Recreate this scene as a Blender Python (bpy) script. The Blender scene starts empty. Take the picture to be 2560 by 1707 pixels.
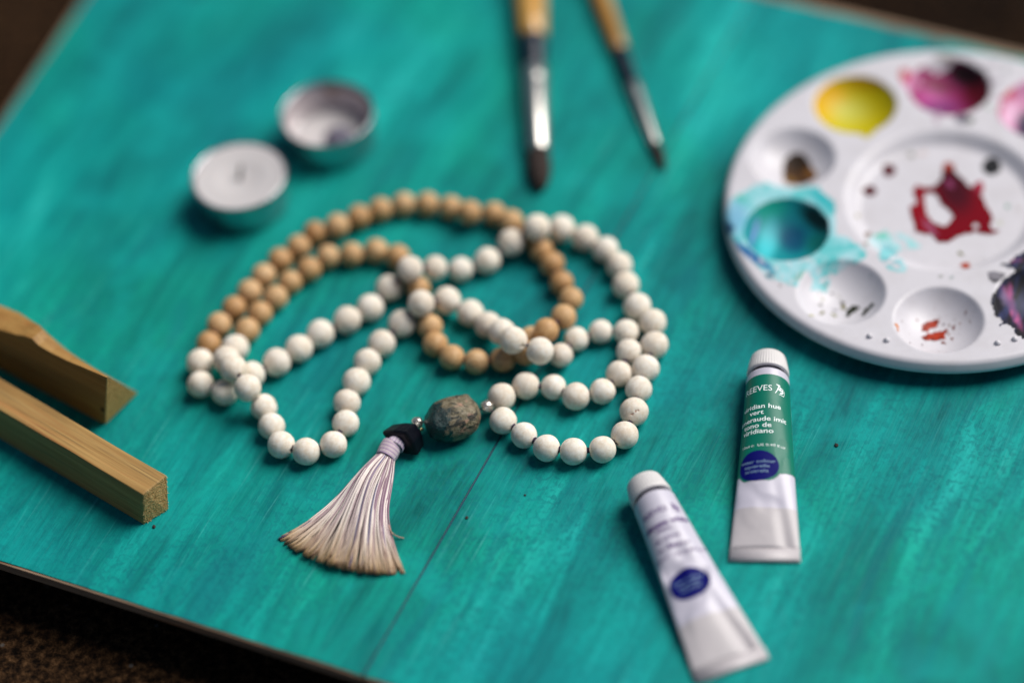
import bpy, bmesh, math, random
import numpy as np
from mathutils import Vector, Matrix

rad = math.radians
scene = bpy.context.scene

# ---------------------------------------------------------------- camera
CAM_H, PITCH, ROLL, FPX, PW, PH = 0.832, rad(48.23), rad(-6.652), 7479.0, 2560.0, 1707.0
_c, _s = math.cos(PITCH), math.sin(PITCH)
_fwd = Vector((0, _c, -_s)); _up0 = Vector((0, _s, _c)); _r0 = Vector((1, 0, 0))
_rt = _r0 * math.cos(ROLL) + _up0 * math.sin(ROLL)
_up = -_r0 * math.sin(ROLL) + _up0 * math.cos(ROLL)
cam_data = bpy.data.cameras.new('camera')
cam = bpy.data.objects.new('camera', cam_data)
scene.collection.objects.link(cam)
scene.camera = cam
M = Matrix((( _rt.x, _up.x, -_fwd.x, 0), (_rt.y, _up.y, -_fwd.y, 0), (_rt.z, _up.z, -_fwd.z, CAM_H), (0, 0, 0, 1)))
cam.matrix_world = M
cam_data.sensor_width = 36.0
cam_data.lens = FPX / PW * 36.0
cam_data.clip_start = 0.01
cam_data.clip_end = 200
cam_data.dof.use_dof = True
cam_data.dof.focus_distance = 1.0705
cam_data.dof.aperture_fstop = 1.7

# ---------------------------------------------------------------- world, sun, exposure
SUN_EL, SUN_AZ = rad(50), rad(66)          # azimuth clockwise from +Y
world = bpy.data.worlds.new('World'); scene.world = world; world.use_nodes = True
wn = world.node_tree.nodes; wl = world.node_tree.links
bg = wn['Background']
sky = wn.new('ShaderNodeTexSky'); sky.sky_type = 'NISHITA'; sky.sun_disc = False
sky.sun_elevation = SUN_EL; sky.sun_rotation = SUN_AZ
wl.new(sky.outputs[0], bg.inputs[0]); bg.inputs[1].default_value = 0.05
sd = bpy.data.lights.new('sun', 'SUN'); sd.energy = 5.0; sd.angle = rad(42); sd.color = (1, 0.955, 0.89)
sun = bpy.data.objects.new('sun', sd); scene.collection.objects.link(sun)
to_sun = Vector((math.sin(SUN_AZ) * math.cos(SUN_EL), math.cos(SUN_AZ) * math.cos(SUN_EL), math.sin(SUN_EL)))
sun.rotation_euler = to_sun.to_track_quat('Z', 'Y').to_euler()
sun.location = (1, 1, 2)
scene.view_settings.view_transform = 'Standard'
scene.view_settings.look = 'None'
scene.view_settings.exposure = -0.12
scene.view_settings.gamma = 1.0
scene.render.engine = 'CYCLES'

# ---------------------------------------------------------------- measuring helpers (photo pixel + height -> place)
def at(u, v, z=0.0):
    d = _rt * ((u - PW / 2) / FPX) - _up * ((v - PH / 2) / FPX) + _fwd
    t = (z - CAM_H) / d.z
    return Vector((d.x * t, d.y * t, z))
def to_px(P):
    """numpy Nx3 -> photo pixels, used to measure where a stain lies"""
    q = np.asarray(P) - np.array([0, 0, CAM_H])
    x = q @ np.array(_rt); y = q @ np.array(_up); z = q @ np.array(_fwd)
    return PW / 2 + FPX * x / z, PH / 2 - FPX * y / z

def _hash(ix, iy, seed):
    n = (ix.astype(np.int64) * 374761393 + iy.astype(np.int64) * 668265263 + seed * 974711) & 0x7fffffff
    n = ((n ^ (n >> 13)) * 1274126177) & 0x7fffffff
    return ((n ^ (n >> 16)) & 0xffff) / 65535.0
def vnoise(x, y, seed=0):
    x = np.asarray(x, float); y = np.asarray(y, float)
    ix = np.floor(x); iy = np.floor(y); fx = x - ix; fy = y - iy
    fx = fx * fx * (3 - 2 * fx); fy = fy * fy * (3 - 2 * fy)
    a = _hash(ix, iy, seed); b = _hash(ix + 1, iy, seed); c = _hash(ix, iy + 1, seed); d = _hash(ix + 1, iy + 1, seed)
    return (a * (1 - fx) + b * fx) * (1 - fy) + (c * (1 - fx) + d * fx) * fy
def fbm(x, y, seed=0, n=3):
    s = 0; w = 0.5; t = 0
    for k in range(n):
        s = s + w * vnoise(np.asarray(x) * 2 ** k, np.asarray(y) * 2 ** k, seed + k); t += w; w *= .5
    return s / t - .5

# ---------------------------------------------------------------- object helpers
def link(name, me, mat=None, parent=None, smooth=True):
    o = bpy.data.objects.new(name, me); scene.collection.objects.link(o)
    if mat is not None and len(me.materials) == 0:
        for m in (mat if isinstance(mat, (list, tuple)) else [mat]): me.materials.append(m)
    if parent is not None: o.parent = parent
    if smooth:
        me.polygons.foreach_set('use_smooth', [True] * len(me.polygons))
    return o
def mesh(name, verts, faces):
    me = bpy.data.meshes.new(name)
    me.from_pydata([tuple(v) for v in verts], [], [tuple(f) for f in faces]); me.update()
    return me
def empty(name, loc, label, cat, group=None):
    o = bpy.data.objects.new(name, None); scene.collection.objects.link(o); o.location = loc
    o.empty_display_size = 0.01
    tag(o, label, cat, group); return o
def tag(o, label, cat, group=None):
    o['label'] = label; o['category'] = cat
    if group: o['group'] = group
def bm_mesh(name, bm):
    me = bpy.data.meshes.new(name); bm.to_mesh(me); bm.free(); return me
def local(root, v): return Vector(v) - root.location
def lathe_mesh(name, prof, n=48, wob=None, caps=True):
    """profile of (radius, height) turned round Z"""
    V = []; Fc = []
    for (r, z) in prof:
        for k in range(n):
            a = 2 * math.pi * k / n
            rr = r * (1 + (wob(a, z) if wob else 0))
            V.append((rr * math.cos(a), rr * math.sin(a), z))
    for i in range(len(prof) - 1):
        for k in range(n):
            k2 = (k + 1) % n
            Fc.append((i * n + k, i * n + k2, (i + 1) * n + k2, (i + 1) * n + k))
    if caps and prof[0][0] > 1e-7: Fc.append(tuple(range(n - 1, -1, -1)))
    if caps and prof[-1][0] > 1e-7: Fc.append(tuple((len(prof) - 1) * n + k for k in range(n)))
    me = mesh(name, V, Fc)
    bm = bmesh.new(); bm.from_mesh(me); bmesh.ops.remove_doubles(bm, verts=bm.verts, dist=1e-7)
    bmesh.ops.recalc_face_normals(bm, faces=bm.faces); bm.to_mesh(me); bm.free()
    return me
def frame(axis, upish=Vector((0, 0, 1))):
    z = Vector(axis).normalized(); x = upish.cross(z)
    if x.length < 1e-4: x = Vector((1, 0, 0)).cross(z)
    x.normalize(); y = z.cross(x)
    return Matrix((x, y, z)).transposed().to_4x4()
def sharp(o, deg=35):
    me = o.data
    bm = bmesh.new(); bm.from_mesh(me)
    for e in bm.edges:
        if len(e.link_faces) == 2 and e.calc_face_angle(0) > rad(deg): e.smooth = False
    bm.to_mesh(me); bm.free()
def bevel(me, w, seg=2, ang=40):
    bm = bmesh.new(); bm.from_mesh(me)
    es = [e for e in bm.edges if len(e.link_faces) == 2 and e.calc_face_angle(0) > rad(ang)]
    bmesh.ops.bevel(bm, geom=es, offset=w, segments=seg, profile=.6, affect='EDGES')
    bm.to_mesh(me); bm.free()

# ---------------------------------------------------------------- materials
def S(hexrgb):
    """sRGB 0-255 triple -> linear"""
    return tuple(((c / 255) / 12.92 if c / 255 <= .04045 else ((c / 255 + .055) / 1.055) ** 2.4) for c in hexrgb)
class Mat:
    def __init__(s, name, color=(.5, .5, .5), rough=.5, metal=0.0, **kw):
        s.m = bpy.data.materials.new(name); s.m.use_nodes = True
        s.n = s.m.node_tree.nodes; s.l = s.m.node_tree.links; s.b = s.n['Principled BSDF']
        s.b.inputs['Base Color'].default_value = (*color, 1)
        s.b.inputs['Roughness'].default_value = rough; s.b.inputs['Metallic'].default_value = metal
        for k, v in kw.items(): s.b.inputs[k.replace('_', ' ')].default_value = v
    def node(s, t, **kw):
        nd = s.n.new(t)
        for k, v in kw.items():
            if hasattr(nd, k): setattr(nd, k, v)
            else: nd.inputs[k.replace('_', ' ')].default_value = v
        return nd
    def coords(s, scale=(1, 1, 1), rot=(0, 0, 0), kind='Object', loc=(0, 0, 0)):
        tc = s.node('ShaderNodeTexCoord'); mp = s.node('ShaderNodeMapping')
        mp.inputs['Scale'].default_value = scale; mp.inputs['Rotation'].default_value = rot; mp.inputs['Location'].default_value = loc
        s.l.new(tc.outputs[kind], mp.inputs[0]); return mp.outputs[0]
    def noise(s, vec, scale=5, detail=4, rough=.55, dist=0.0):
        nd = s.node('ShaderNodeTexNoise'); nd.inputs['Scale'].default_value = scale; nd.inputs['Detail'].default_value = detail
        nd.inputs['Roughness'].default_value = rough; nd.inputs['Distortion'].default_value = dist
        s.l.new(vec, nd.inputs['Vector']); return nd.outputs['Fac']
    def ramp(s, fac, stops):
        r = s.node('ShaderNodeValToRGB'); cr = r.color_ramp
        while len(cr.elements) < len(stops): cr.elements.new(.5)
        for e, (p, c) in zip(cr.elements, stops):
            e.position = p; e.color = (*c, 1) if len(c) == 3 else c
        s.l.new(fac, r.inputs[0]); return r.outputs[0]
    def mix(s, a, b, fac, mode='MIX'):
        nd = s.node('ShaderNodeMix'); nd.data_type = 'RGBA'; nd.blend_type = mode
        for sock, v in ((nd.inputs[6], a), (nd.inputs[7], b)):
            if hasattr(v, 'links'): s.l.new(v, sock)
            else: sock.default_value = (*v, 1)
        if hasattr(fac, 'links'): s.l.new(fac, nd.inputs[0])
        else: nd.inputs[0].default_value = fac
        return nd.outputs[2]
    def math(s, op, a, b=0.0):
        nd = s.node('ShaderNodeMath'); nd.operation = op
        for sock, v in ((nd.inputs[0], a), (nd.inputs[1], b)):
            if hasattr(v, 'links'): s.l.new(v, sock)
            else: sock.default_value = v
        return nd.outputs[0]
    def vor(s, vec, scale, feature='F1'):
        nd = s.node('ShaderNodeTexVoronoi'); nd.feature = feature; nd.inputs['Scale'].default_value = scale
        s.l.new(vec, nd.inputs['Vector']); return nd.outputs['Distance']
    def color(s, sock): s.l.new(sock, s.b.inputs['Base Color'])
    def roughness(s, sock): s.l.new(sock, s.b.inputs['Roughness'])
    def bump(s, h, dist=.0003, strength=1.0):
        nd = s.node('ShaderNodeBump'); nd.inputs['Distance'].default_value = dist; nd.inputs['Strength'].default_value = strength
        s.l.new(h, nd.inputs['Height']); s.l.new(nd.outputs[0], s.b.inputs['Normal'])
    def attr(s, name='col'):
        nd = s.node('ShaderNodeAttribute'); nd.attribute_name = name; return nd.outputs['Color']
    def rnd(s):
        nd = s.node('ShaderNodeObjectInfo'); return nd.outputs['Random']
def set_col(me, cols, name='col'):
    a = me.color_attributes.new(name, 'FLOAT_COLOR', 'POINT')
    arr = np.ones((len(me.vertices), 4), dtype=np.float32); arr[:, :3] = cols
    a.data.foreach_set('color', arr.ravel())

# ================================================================ MATERIALS
STREAK = math.atan2(.0994, .0562)
def teal_paint():
    m = Mat('teal paint', rough=.5)
    tc = m.node('ShaderNodeTexCoord'); vr = m.node('ShaderNodeVectorRotate'); vr.rotation_type = 'Z_AXIS'
    vr.inputs['Angle'].default_value = -STREAK; m.l.new(tc.outputs['Object'], vr.inputs['Vector'])
    def mapped(sx, sy, loc=(0, 0, 0)):
        mp = m.node('ShaderNodeMapping'); mp.inputs['Scale'].default_value = (sx, sy, 1); mp.inputs['Location'].default_value = loc
        m.l.new(vr.outputs[0], mp.inputs[0]); return mp.outputs[0]
    def plain(sc):
        mp = m.node('ShaderNodeMapping'); mp.inputs['Scale'].default_value = (sc, sc, sc); m.l.new(vr.outputs[0], mp.inputs[0]); return mp.outputs[0]
    wide = m.noise(mapped(5, 26), 1.0, 3, .5, .9)
    mid = m.noise(mapped(16, 110, (3, 1, 0)), 1.0, 6, .68, 1.1)
    fine = m.noise(mapped(22, 620, (7, 5, 0)), 1.0, 3, .6, .3)
    patch = m.noise(plain(9), 1.0, 3, .5, .5)
    base = m.ramp(m.math('ADD', m.math('MULTIPLY', wide, .55), m.math('MULTIPLY', mid, .45)),
                  [(.33, (.0004, .085, .094)), (.44, (.0005, .180, .178)), (.555, (.0008, .275, .256)), (.67, (.014, .43, .395))])
    # bluer and greener coats
    hue = m.ramp(patch, [(.35, (.8, 1.03, .84)), (.5, (1, 1, .96)), (.66, (1.2, .97, 1.04))])
    c = m.mix(base, hue, 1.0, 'MULTIPLY')
    # dark wet strokes with a fairly firm edge
    stroke = m.noise(mapped(9, 40, (1.7, .4, 0)), 1.0, 2, .4, 1.6)
    c = m.mix(c, (.002, .15, .17), m.math('MULTIPLY', m.ramp(stroke, [(.62, (0, 0, 0)), (.68, (1, 1, 1))]), .5))
    # dry brush: light hair lines
    dry = m.noise(mapped(6, 46, (9, 2, 0)), 1.0, 3, .5, .4)
    hair = m.ramp(fine, [(.60, (0, 0, 0)), (.74, (1, 1, 1))])
    grain = m.noise(mapped(60, 900, (5, 8, 0)), 1.0, 4, .7, .5)
    c = m.mix(c, (.45, .62, .66), m.math('MULTIPLY', m.math('MULTIPLY', m.ramp(grain, [(.50, (0, 0, 0)), (.66, (1, 1, 1))]), m.ramp(m.noise(plain(22), 1.0, 3, .6), [(.38, (.15,) * 3), (.6, (1, 1, 1))])), .6), 'MULTIPLY')
    c = m.mix(c, (.12, .56, .54), m.math('MULTIPLY', m.math('MULTIPLY', hair, m.ramp(dry, [(.46, (0, 0, 0)), (.68, (1, 1, 1))])), .50))
    # speckle where the coat broke over the grain
    sp = m.noise(plain(430), 1.0, 3, .62, .6)
    spm = m.noise(plain(16), 1.0, 2, .5)
    c = m.mix(c, (.001, .13, .15), m.math('MULTIPLY', m.math('MULTIPLY', m.ramp(sp, [(.48, (0, 0, 0)), (.60, (1, 1, 1))]), m.ramp(spm, [(.38, (.35,) * 3), (.60, (1, 1, 1))])), .55))
    cloud = m.noise(plain(34), 1.0, 4, .6, .5)
    c = m.mix(c, (.004, .36, .34), m.math('MULTIPLY', m.ramp(cloud, [(.5, (0, 0, 0)), (.68, (1, 1, 1))]), .35))
    dots = m.vor(plain(55), 1.0)
    c = m.mix(c, (.002, .09, .10), m.math('MULTIPLY', m.ramp(dots, [(.012, (1, 1, 1)), (.035, (0, 0, 0))]), .5))
    m.color(c)
    m.roughness(m.ramp(mid, [(.35, (.46,) * 3), (.65, (.66,) * 3)]))
    m.b.inputs['Specular IOR Level'].default_value = .13
    m.bump(m.math('ADD', m.math('SUBTRACT', m.math('MULTIPLY', fine, .8), m.math('MULTIPLY', grain, .8)), m.math('MULTIPLY', sp, .5)), .00016, .8)
    return m.m
def wood(name, dark, lite, axis_rot, line=1.0, rough=.62, green=0.0):
    m = Mat(name, rough=rough)
    tc = m.node('ShaderNodeTexCoord'); vr = m.node('ShaderNodeVectorRotate'); vr.rotation_type = 'Z_AXIS'
    vr.inputs['Angle'].default_value = -axis_rot; m.l.new(tc.outputs['Object'], vr.inputs['Vector'])
    def mp(s, loc=(0, 0, 0)):
        n = m.node('ShaderNodeMapping'); n.inputs['Scale'].default_value = s; n.inputs['Location'].default_value = loc; m.l.new(vr.outputs[0], n.inputs[0]); return n.outputs[0]
    a = m.noise(mp((14, 420, 420)), 1.0, 4, .6, .5); b = m.noise(mp((26, 1500, 1500)), 1.0, 3, .6); g = m.noise(mp((9, 90, 90)), 1.0, 3, .5, .8)
    mixc = m.ramp(m.math('ADD', m.math('MULTIPLY', a, .6), m.math('MULTIPLY', g, .4)), [(.34, dark), (.5, tuple((x + y) / 2 for x, y in zip(dark, lite))), (.64, lite)])
    c = m.mix(mixc, tuple(x * .25 for x in dark), m.math('MULTIPLY', m.ramp(b, [(.56, (0, 0, 0)), (.68, (1, 1, 1))]), .55 * line))
    red = m.noise(mp((10, 260, 260), (4, 4, 4)), 1.0, 3, .5, .6)
    c = m.mix(c, (.33, .10, .02), m.math('MULTIPLY', m.ramp(red, [(.58, (0, 0, 0)), (.7, (1, 1, 1))]), .45))
    if green:
        gg = m.noise(mp((12, 160, 160), (2, 9, 1)), 1.0, 2, .5)
        c = m.mix(c, (.10, .12, .06), m.math('MULTIPLY', m.ramp(gg, [(.48, (0, 0, 0)), (.62, (1, 1, 1))]), green))
    m.color(c); m.bump(m.math('ADD', b, a), .00022, .8)
    return m.m
def end_grain(name, dark, lite):
    m = Mat(name, rough=.85)
    v = m.coords((1, 1, 1)); a = m.noise(v, 900, 4, .7); b = m.noise(v, 260, 3, .6)
    m.color(m.ramp(m.math('ADD', m.math('MULTIPLY', a, .7), m.math('MULTIPLY', b, .3)), [(.36, dark), (.52, tuple((x + y) / 2 for x, y in zip(dark, lite))), (.66, lite)]))
    m.bump(a, .0009, 1.0); return m.m
def stone_ground():
    m = Mat('rough dark stone', rough=.9); v = m.coords(); m.b.inputs['Specular IOR Level'].default_value = .08
    a = m.noise(v, 300, 5, .65); b = m.noise(v, 26, 4, .6); c0 = m.noise(v, 4, 3, .5)
    c = m.ramp(a, [(.38, (.003, .0016, .0008)), (.48, (.020, .010, .0045)), (.58, (.055, .028, .012)), (.72, (.13, .07, .032))])
    c = m.mix(c, (.6, .5, .45), m.ramp(b, [(.3, (0, 0, 0)), (.8, (1, 1, 1))]), 'MULTIPLY')
    c = m.mix(c, (.07, .05, .035), m.ramp(m.noise(v, 120, 2, .5), [(.70, (0, 0, 0)), (.74, (1, 1, 1))]))
    c = m.mix(c, (.09, .085, .08), m.ramp(m.vor(v, 95), [(.05, (.8, .8, .8)), (.11, (0, 0, 0))]))
    c = m.mix((0.0015, .001, .001), c, m.ramp(c0, [(.34, (.35,) * 3), (.52, (1, 1, 1))]))
    m.color(c); m.bump(m.math('ADD', a, m.math('MULTIPLY', b, 1.5)), .0025, 1.0); return m.m
def white_bead():
    m = Mat('chalky white', rough=.72, Subsurface_Weight=.06); m.b.inputs['Subsurface Radius'].default_value = (.3, .2, .12); m.b.inputs['Subsurface Scale'].default_value = .002
    v = m.coords((1, 1, 1)); r = m.rnd()
    ad = m.node('ShaderNodeVectorMath'); ad.operation = 'ADD'; m.l.new(v, ad.inputs[0])
    cx = m.node('ShaderNodeCombineXYZ'); m.l.new(m.math('MULTIPLY', r, 37.0), cx.inputs[0]); m.l.new(m.math('MULTIPLY', r, 11.0), cx.inputs[2]); m.l.new(cx.outputs[0], ad.inputs[1]); v = ad.outputs[0]
    a = m.noise(v, 16, 4, .65); b = m.noise(v, 1.3, 3, .5)
    base = m.ramp(b, [(.3, (.78, .705, .60)), (.5, (.85, .80, .715)), (.7, (.89, .86, .80))])
    tint = m.ramp(r, [(0, (.90, .87, .85)), (.5, (1, .98, .95)), (1, (1.0, 1.0, 1.0))])
    c = m.mix(base, tint, 1.0, 'MULTIPLY')
    pit = m.vor(v, 4.2); pm = m.ramp(pit, [(.05, (1, 1, 1)), (.13, (0, 0, 0))]); gate = m.ramp(m.noise(v, 2.6, 2, .5), [(.50, (0, 0, 0)), (.6, (1, 1, 1))])
    pits = m.math('MULTIPLY', pm, gate)
    c = m.mix(c, (.50, .30, .22), m.math('MULTIPLY', pits, .65))
    mot = m.noise(v, 3.4, 3, .6)
    c = m.mix(c, (.86, .78, .68), m.ramp(mot, [(.42, (0, 0, 0)), (.62, (.6,) * 3)]), 'MULTIPLY'); m.color(c)
    m.bump(m.math('SUBTRACT', a, m.math('MULTIPLY', pits, 1.8)), .00045, .6); return m.m
def wood_bead():
    m = Mat('sandalwood', rough=.55); v0 = m.coords((1, 1, 1)); r = m.rnd()
    ad = m.node('ShaderNodeVectorMath'); ad.operation = 'ADD'; m.l.new(v0, ad.inputs[0])
    cx = m.node('ShaderNodeCombineXYZ'); m.l.new(m.math('MULTIPLY', r, 53.0), cx.inputs[0]); m.l.new(cx.outputs[0], ad.inputs[1])
    mp = m.node('ShaderNodeMapping'); mp.inputs['Scale'].default_value = (6, 6, .9); m.l.new(ad.outputs[0], mp.inputs[0])
    a = m.noise(mp.outputs[0], 1.0, 4, .6, .6)
    c = m.ramp(a, [(.33, (.40, .215, .085)), (.5, (.53, .32, .145)), (.68, (.64, .44, .235))])
    tint = m.ramp(r, [(0, (.74, .62, .48)), (.25, (.92, .86, .78)), (.6, (1, 1, 1)), (1, (1.08, 1.12, 1.2))])
    m.color(m.mix(c, tint, 1.0, 'MULTIPLY')); m.bump(a, .0002, .6); return m.m
def vcol(name, rough=.5, bumpd=0.0, **kw):
    m = Mat(name, rough=rough, **kw); m.color(m.attr('col'))
    if bumpd: m.bump(m.noise(m.coords(), 700, 3, .6), bumpd, .6)
    return m.m
MT = {}
MT['teal'] = teal_paint()
MT['board_edge'] = wood('weathered edge wood', (.10, .062, .038), (.30, .20, .125), rad(-25), rough=.8)
MT['ground'] = stone_ground()
MT['white_bead'] = white_bead(); MT['wood_bead'] = wood_bead()

# ================================================================ GROUND
gm = mesh('ground', [(-25, -25, 0), (25, -25, 0), (25, 25, 0), (-25, 25, 0)], [(0, 1, 2, 3)])
g = link('ground', gm, MT['ground']); g.location = (0, 0, -.024); g['kind'] = 'structure'

# ================================================================ PAINTED BOARD: two planks and a painted face
A = at(-616, 1211); B = at(914, 1695); D = at(444, -360)            # left front corner, a point on the front edge, left back corner
Tp1, Tp2 = at(2012, 0), at(2560, 126)
def inter(p, d, q, e):
    t = ((q.x - p.x) * e.y - (q.y - p.y) * e.x) / (d.x * e.y - d.y * e.x); return p + d * t
fd = (B - A).normalized(); bd = (Tp2 - Tp1).normalized(); Dd = inter(Tp1, bd, A, (D - A))
S1, S2 = at(1253, 1088), at(905, 1691); sdv = (S2 - S1).normalized()
sf = inter(S1, sdv, A, fd); sb = inter(S1, sdv, Tp1, bd)
RF = A + fd * .62; RB = Dd + bd * .66
board = empty('painted_board', (sf.x, sf.y, 0), 'teal brush-painted board of two planks that everything lies on', 'board')
def plank(corners, name='plank'):
    n = (corners[1] - corners[0]).normalized(); V = []
    for z in (-.0004, -.0048):
        for c in corners: V.append(local(board, (c.x, c.y, z)))
    me = mesh(name, V, [(0, 1, 2, 3), (7, 6, 5, 4), (0, 4, 5, 1), (1, 5, 6, 2), (2, 6, 7, 3), (3, 7, 4, 0)])
    bevel(me, .0005, 2); o = link(name, me, MT['board_edge'], board, smooth=False); return o
perp = Vector((-sdv.y, sdv.x, 0)); perp = perp if perp.x > 0 else -perp
gp = .00042
plank([A, sf - perp * gp, sb - perp * gp, Dd]); plank([sf + perp * gp, RF, RB, sb + perp * gp])
def coat(corners, insets):
    """paint film over a plank: its outline wanders a little, so bare wood shows along the far edges"""
    cs = [Vector((c.x, c.y)) for c in corners]; nloc = len(cs); off = []
    for i in range(nloc):
        a, b = cs[i], cs[(i + 1) % nloc]; d = (b - a).normalized(); nrm = Vector((-d.y, d.x)); off.append((a + nrm * insets[i], d))
    pts = []
    for i in range(nloc):
        (p, d), (q, e) = off[i - 1], off[i]
        t = ((q.x - p.x) * e.y - (q.y - p.y) * e.x) / (d.x * e.y - d.y * e.x); pts.append(p + d * t)
    ring = []
    for i in range(nloc):
        a, b = pts[i], pts[(i + 1) % nloc]; L = (b - a).length; k = max(2, int(L / .003)); d = (b - a).normalized(); nrm = Vector((-d.y, d.x))
        amp = .0009 if insets[i] > .002 else (.00035 if insets[i] > .0003 else 0)
        for j in range(k):
            s = L * j / k; w = 0 if j == 0 else float(fbm([s * 160], [i * 7.3 + a.x], 5, 3)[0]) * 2 * amp
            ring.append(a + d * s + nrm * (w + (amp if j else 0)))
    V = [local(board, (p.x, p.y, 0)) for p in ring] + [local(board, (p.x, p.y, -.0006)) for p in ring]
    N = len(ring); Fc = [tuple(range(N))] + [(i + N, (i + 1) % N + N, (i + 1) % N, i) for i in range(N)]
    me = mesh('paint_coat', V, Fc); me.polygons.foreach_set('use_smooth', [False] * len(me.polygons))
    return link('paint_coat', me, MT['teal'], board, smooth=False)
coat([A, sf - perp * gp, sb - perp * gp, Dd], [.0006, 0.00004, .0035, .0015])
coat([sf + perp * gp, RF, RB, sb + perp * gp], [.0006, .001, .0035, 0.00004])
# paint that ran into the joint
jm = Mat('paint in joint', (.001, .055, .10), .5).m
V = [local(board, (p.x, p.y, -.0011)) for p in (sf - perp * .0006 + sdv * -.001, sf + perp * .0006 + sdv * -.001, sb + perp * .0006, sb - perp * .0006)]
V += [v - Vector((0, 0, .002)) for v in V]
# lies inside the joint, between the plank sides
V = [local(board, (p.x, p.y, z)) for z in (-.00065, -.004) for p in (sf - perp * (gp - .00001) - sdv * .002, sf + perp * (gp - .00001) - sdv * .002, sb + perp * (gp - .00001) + sdv * .002, sb - perp * (gp - .00001) + sdv * .002)]
link('joint_filler', mesh('joint_filler', V, [(0, 1, 2, 3), (7, 6, 5, 4), (0, 4, 5, 1), (1, 5, 6, 2), (2, 6, 7, 3), (3, 7, 4, 0)]), jm, board, smooth=False)
# two battens under the board, standing on the ground
for k in (.16, .84):
    p = A.lerp(Dd, k); q = RF.lerp(RB, k); d = (q - p).normalized(); p = p + d * .05; q = q - d * .05; nrm = Vector((-d.y, d.x, 0)) * .014
    V = [local(board, (c.x, c.y, z)) for z in (-.0049, -.024) for c in (p - nrm, q - nrm, q + nrm, p + nrm)]
    link('batten', mesh('batten', V, [(0, 1, 2, 3), (7, 6, 5, 4), (0, 4, 5, 1), (1, 5, 6, 2), (2, 6, 7, 3), (3, 7, 4, 0)]), MT['board_edge'], board, smooth=False)

# ================================================================ WOODEN STICK (square) AND WEDGE
def hull_box(front, rows, root_name, label, cat, side_m, top_m, end_m, bev=.0006, group=None):
    """rows: list of cross-sections (bottom front, top front, top back, bottom back), front end first"""
    root = empty(root_name, rows[0][0], label, cat, group)
    V = [local(root, p) for r in rows for p in r]; Fc = []; mi = []
    for i in range(len(rows) - 1):
        a = i * 4; b = a + 4
        for k, m in ((0, 1), (1, 2), (2, 3), (3, 0)):
            Fc.append((a + k, a + m, b + m, b + k)); mi.append(0)
    Fc.append((3, 2, 1, 0)); mi.append(1); e = (len(rows) - 1) * 4; Fc.append((e, e + 1, e + 2, e + 3)); mi.append(1)
    me = mesh(root_name + '_body', V, Fc); me.materials.append(side_m); me.materials.append(end_m)
    for p, m in zip(me.polygons, mi): p.material_index = m
    bm = bmesh.new(); bm.from_mesh(me); bmesh.ops.recalc_face_normals(bm, faces=bm.faces)
    es = [x for x in bm.edges if x.calc_face_angle(0) > rad(25)]
    bmesh.ops.bevel(bm, geom=es, offset=bev, segments=2, profile=.6, affect='EDGES', material=0); bm.to_mesh(me); bm.free()
    o = link('body', me, None, root, smooth=False); return root, o
bl = at(358.8, 1311.5, 0); br = at(422, 1273.6, 0); hS = .0165
tl = at(357.7, 1235.7, hS); tr = at(417.7, 1188, hS)
ax = (at(27, 1040, hS) - tl).normalized(); ax.z = 0
rot_s = math.atan2(ax.y, ax.x)
MT['stick'] = wood('pale oak stick', (.27, .14, .034), (.43, .265, .085), rot_s, 1.0, .65, .08)
MT['stick_end'] = end_grain('sawn end grain', (.40, .18, .04), (.92, .58, .24))
rows = []
for k in range(15):
    s = k * .012; w = [Vector((float(fbm([s * 60 + j * 9], [j * 3.1], 11, 2)[0]) * .0005, float(fbm([s * 50], [j * 5.7], 12, 2)[0]) * .0005, float(fbm([s * 40], [j * 4.1], 13, 2)[0]) * .0004)) for j in range(4)]
    r = [bl + ax * s, tl + ax * s + w[1], tr + ax * s + w[2], br + ax * s]
    if k == 0: r = [bl, tl, tr, br]
    rows.append(r)
stick, body = hull_box(None, rows, 'wooden_stick', 'straight square-cut wooden stick with a rough sawn end, nearest the front left edge', 'stick', MT['stick'], None, MT['stick_end'])
# torn fibres round the sawn end
fm = Mat('splinters', (.62, .46, .22), .8).m; rr = random.Random(4); V = []; Fc = []
for k in range(170):
    u, v = rr.random(), rr.random()
    if rr.random() < .6:
        if rr.random() < .5: u = rr.choice((0.02, .98))
        else: v = rr.choice((.02, .98))
    p = (bl.lerp(br, u)).lerp(tl.lerp(tr, u), v) - ax * .0001; L = rr.uniform(.0003, .0011)
    d = (-ax + Vector((rr.uniform(-1, 1), rr.uniform(-1, 1), rr.uniform(-.8, .8))) * 1.0).normalized() * L; t = Vector((rr.uniform(-1, 1), rr.uniform(-1, 1), rr.uniform(-1, 1))).normalized() * .00013
    p = p + ax * .0003; i = len(V); t2 = t.cross(d).normalized() * .00013
    V += [local(stick, p + t), local(stick, p - t), local(stick, p + t2), local(stick, p + d)]; Fc += [(i, i + 1, i + 3), (i + 1, i + 2, i + 3), (i + 2, i, i + 3)]
o = link('splinters', mesh('splinters', V, Fc), fm, stick, smooth=False); o['kind'] = 'stuff'

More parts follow.
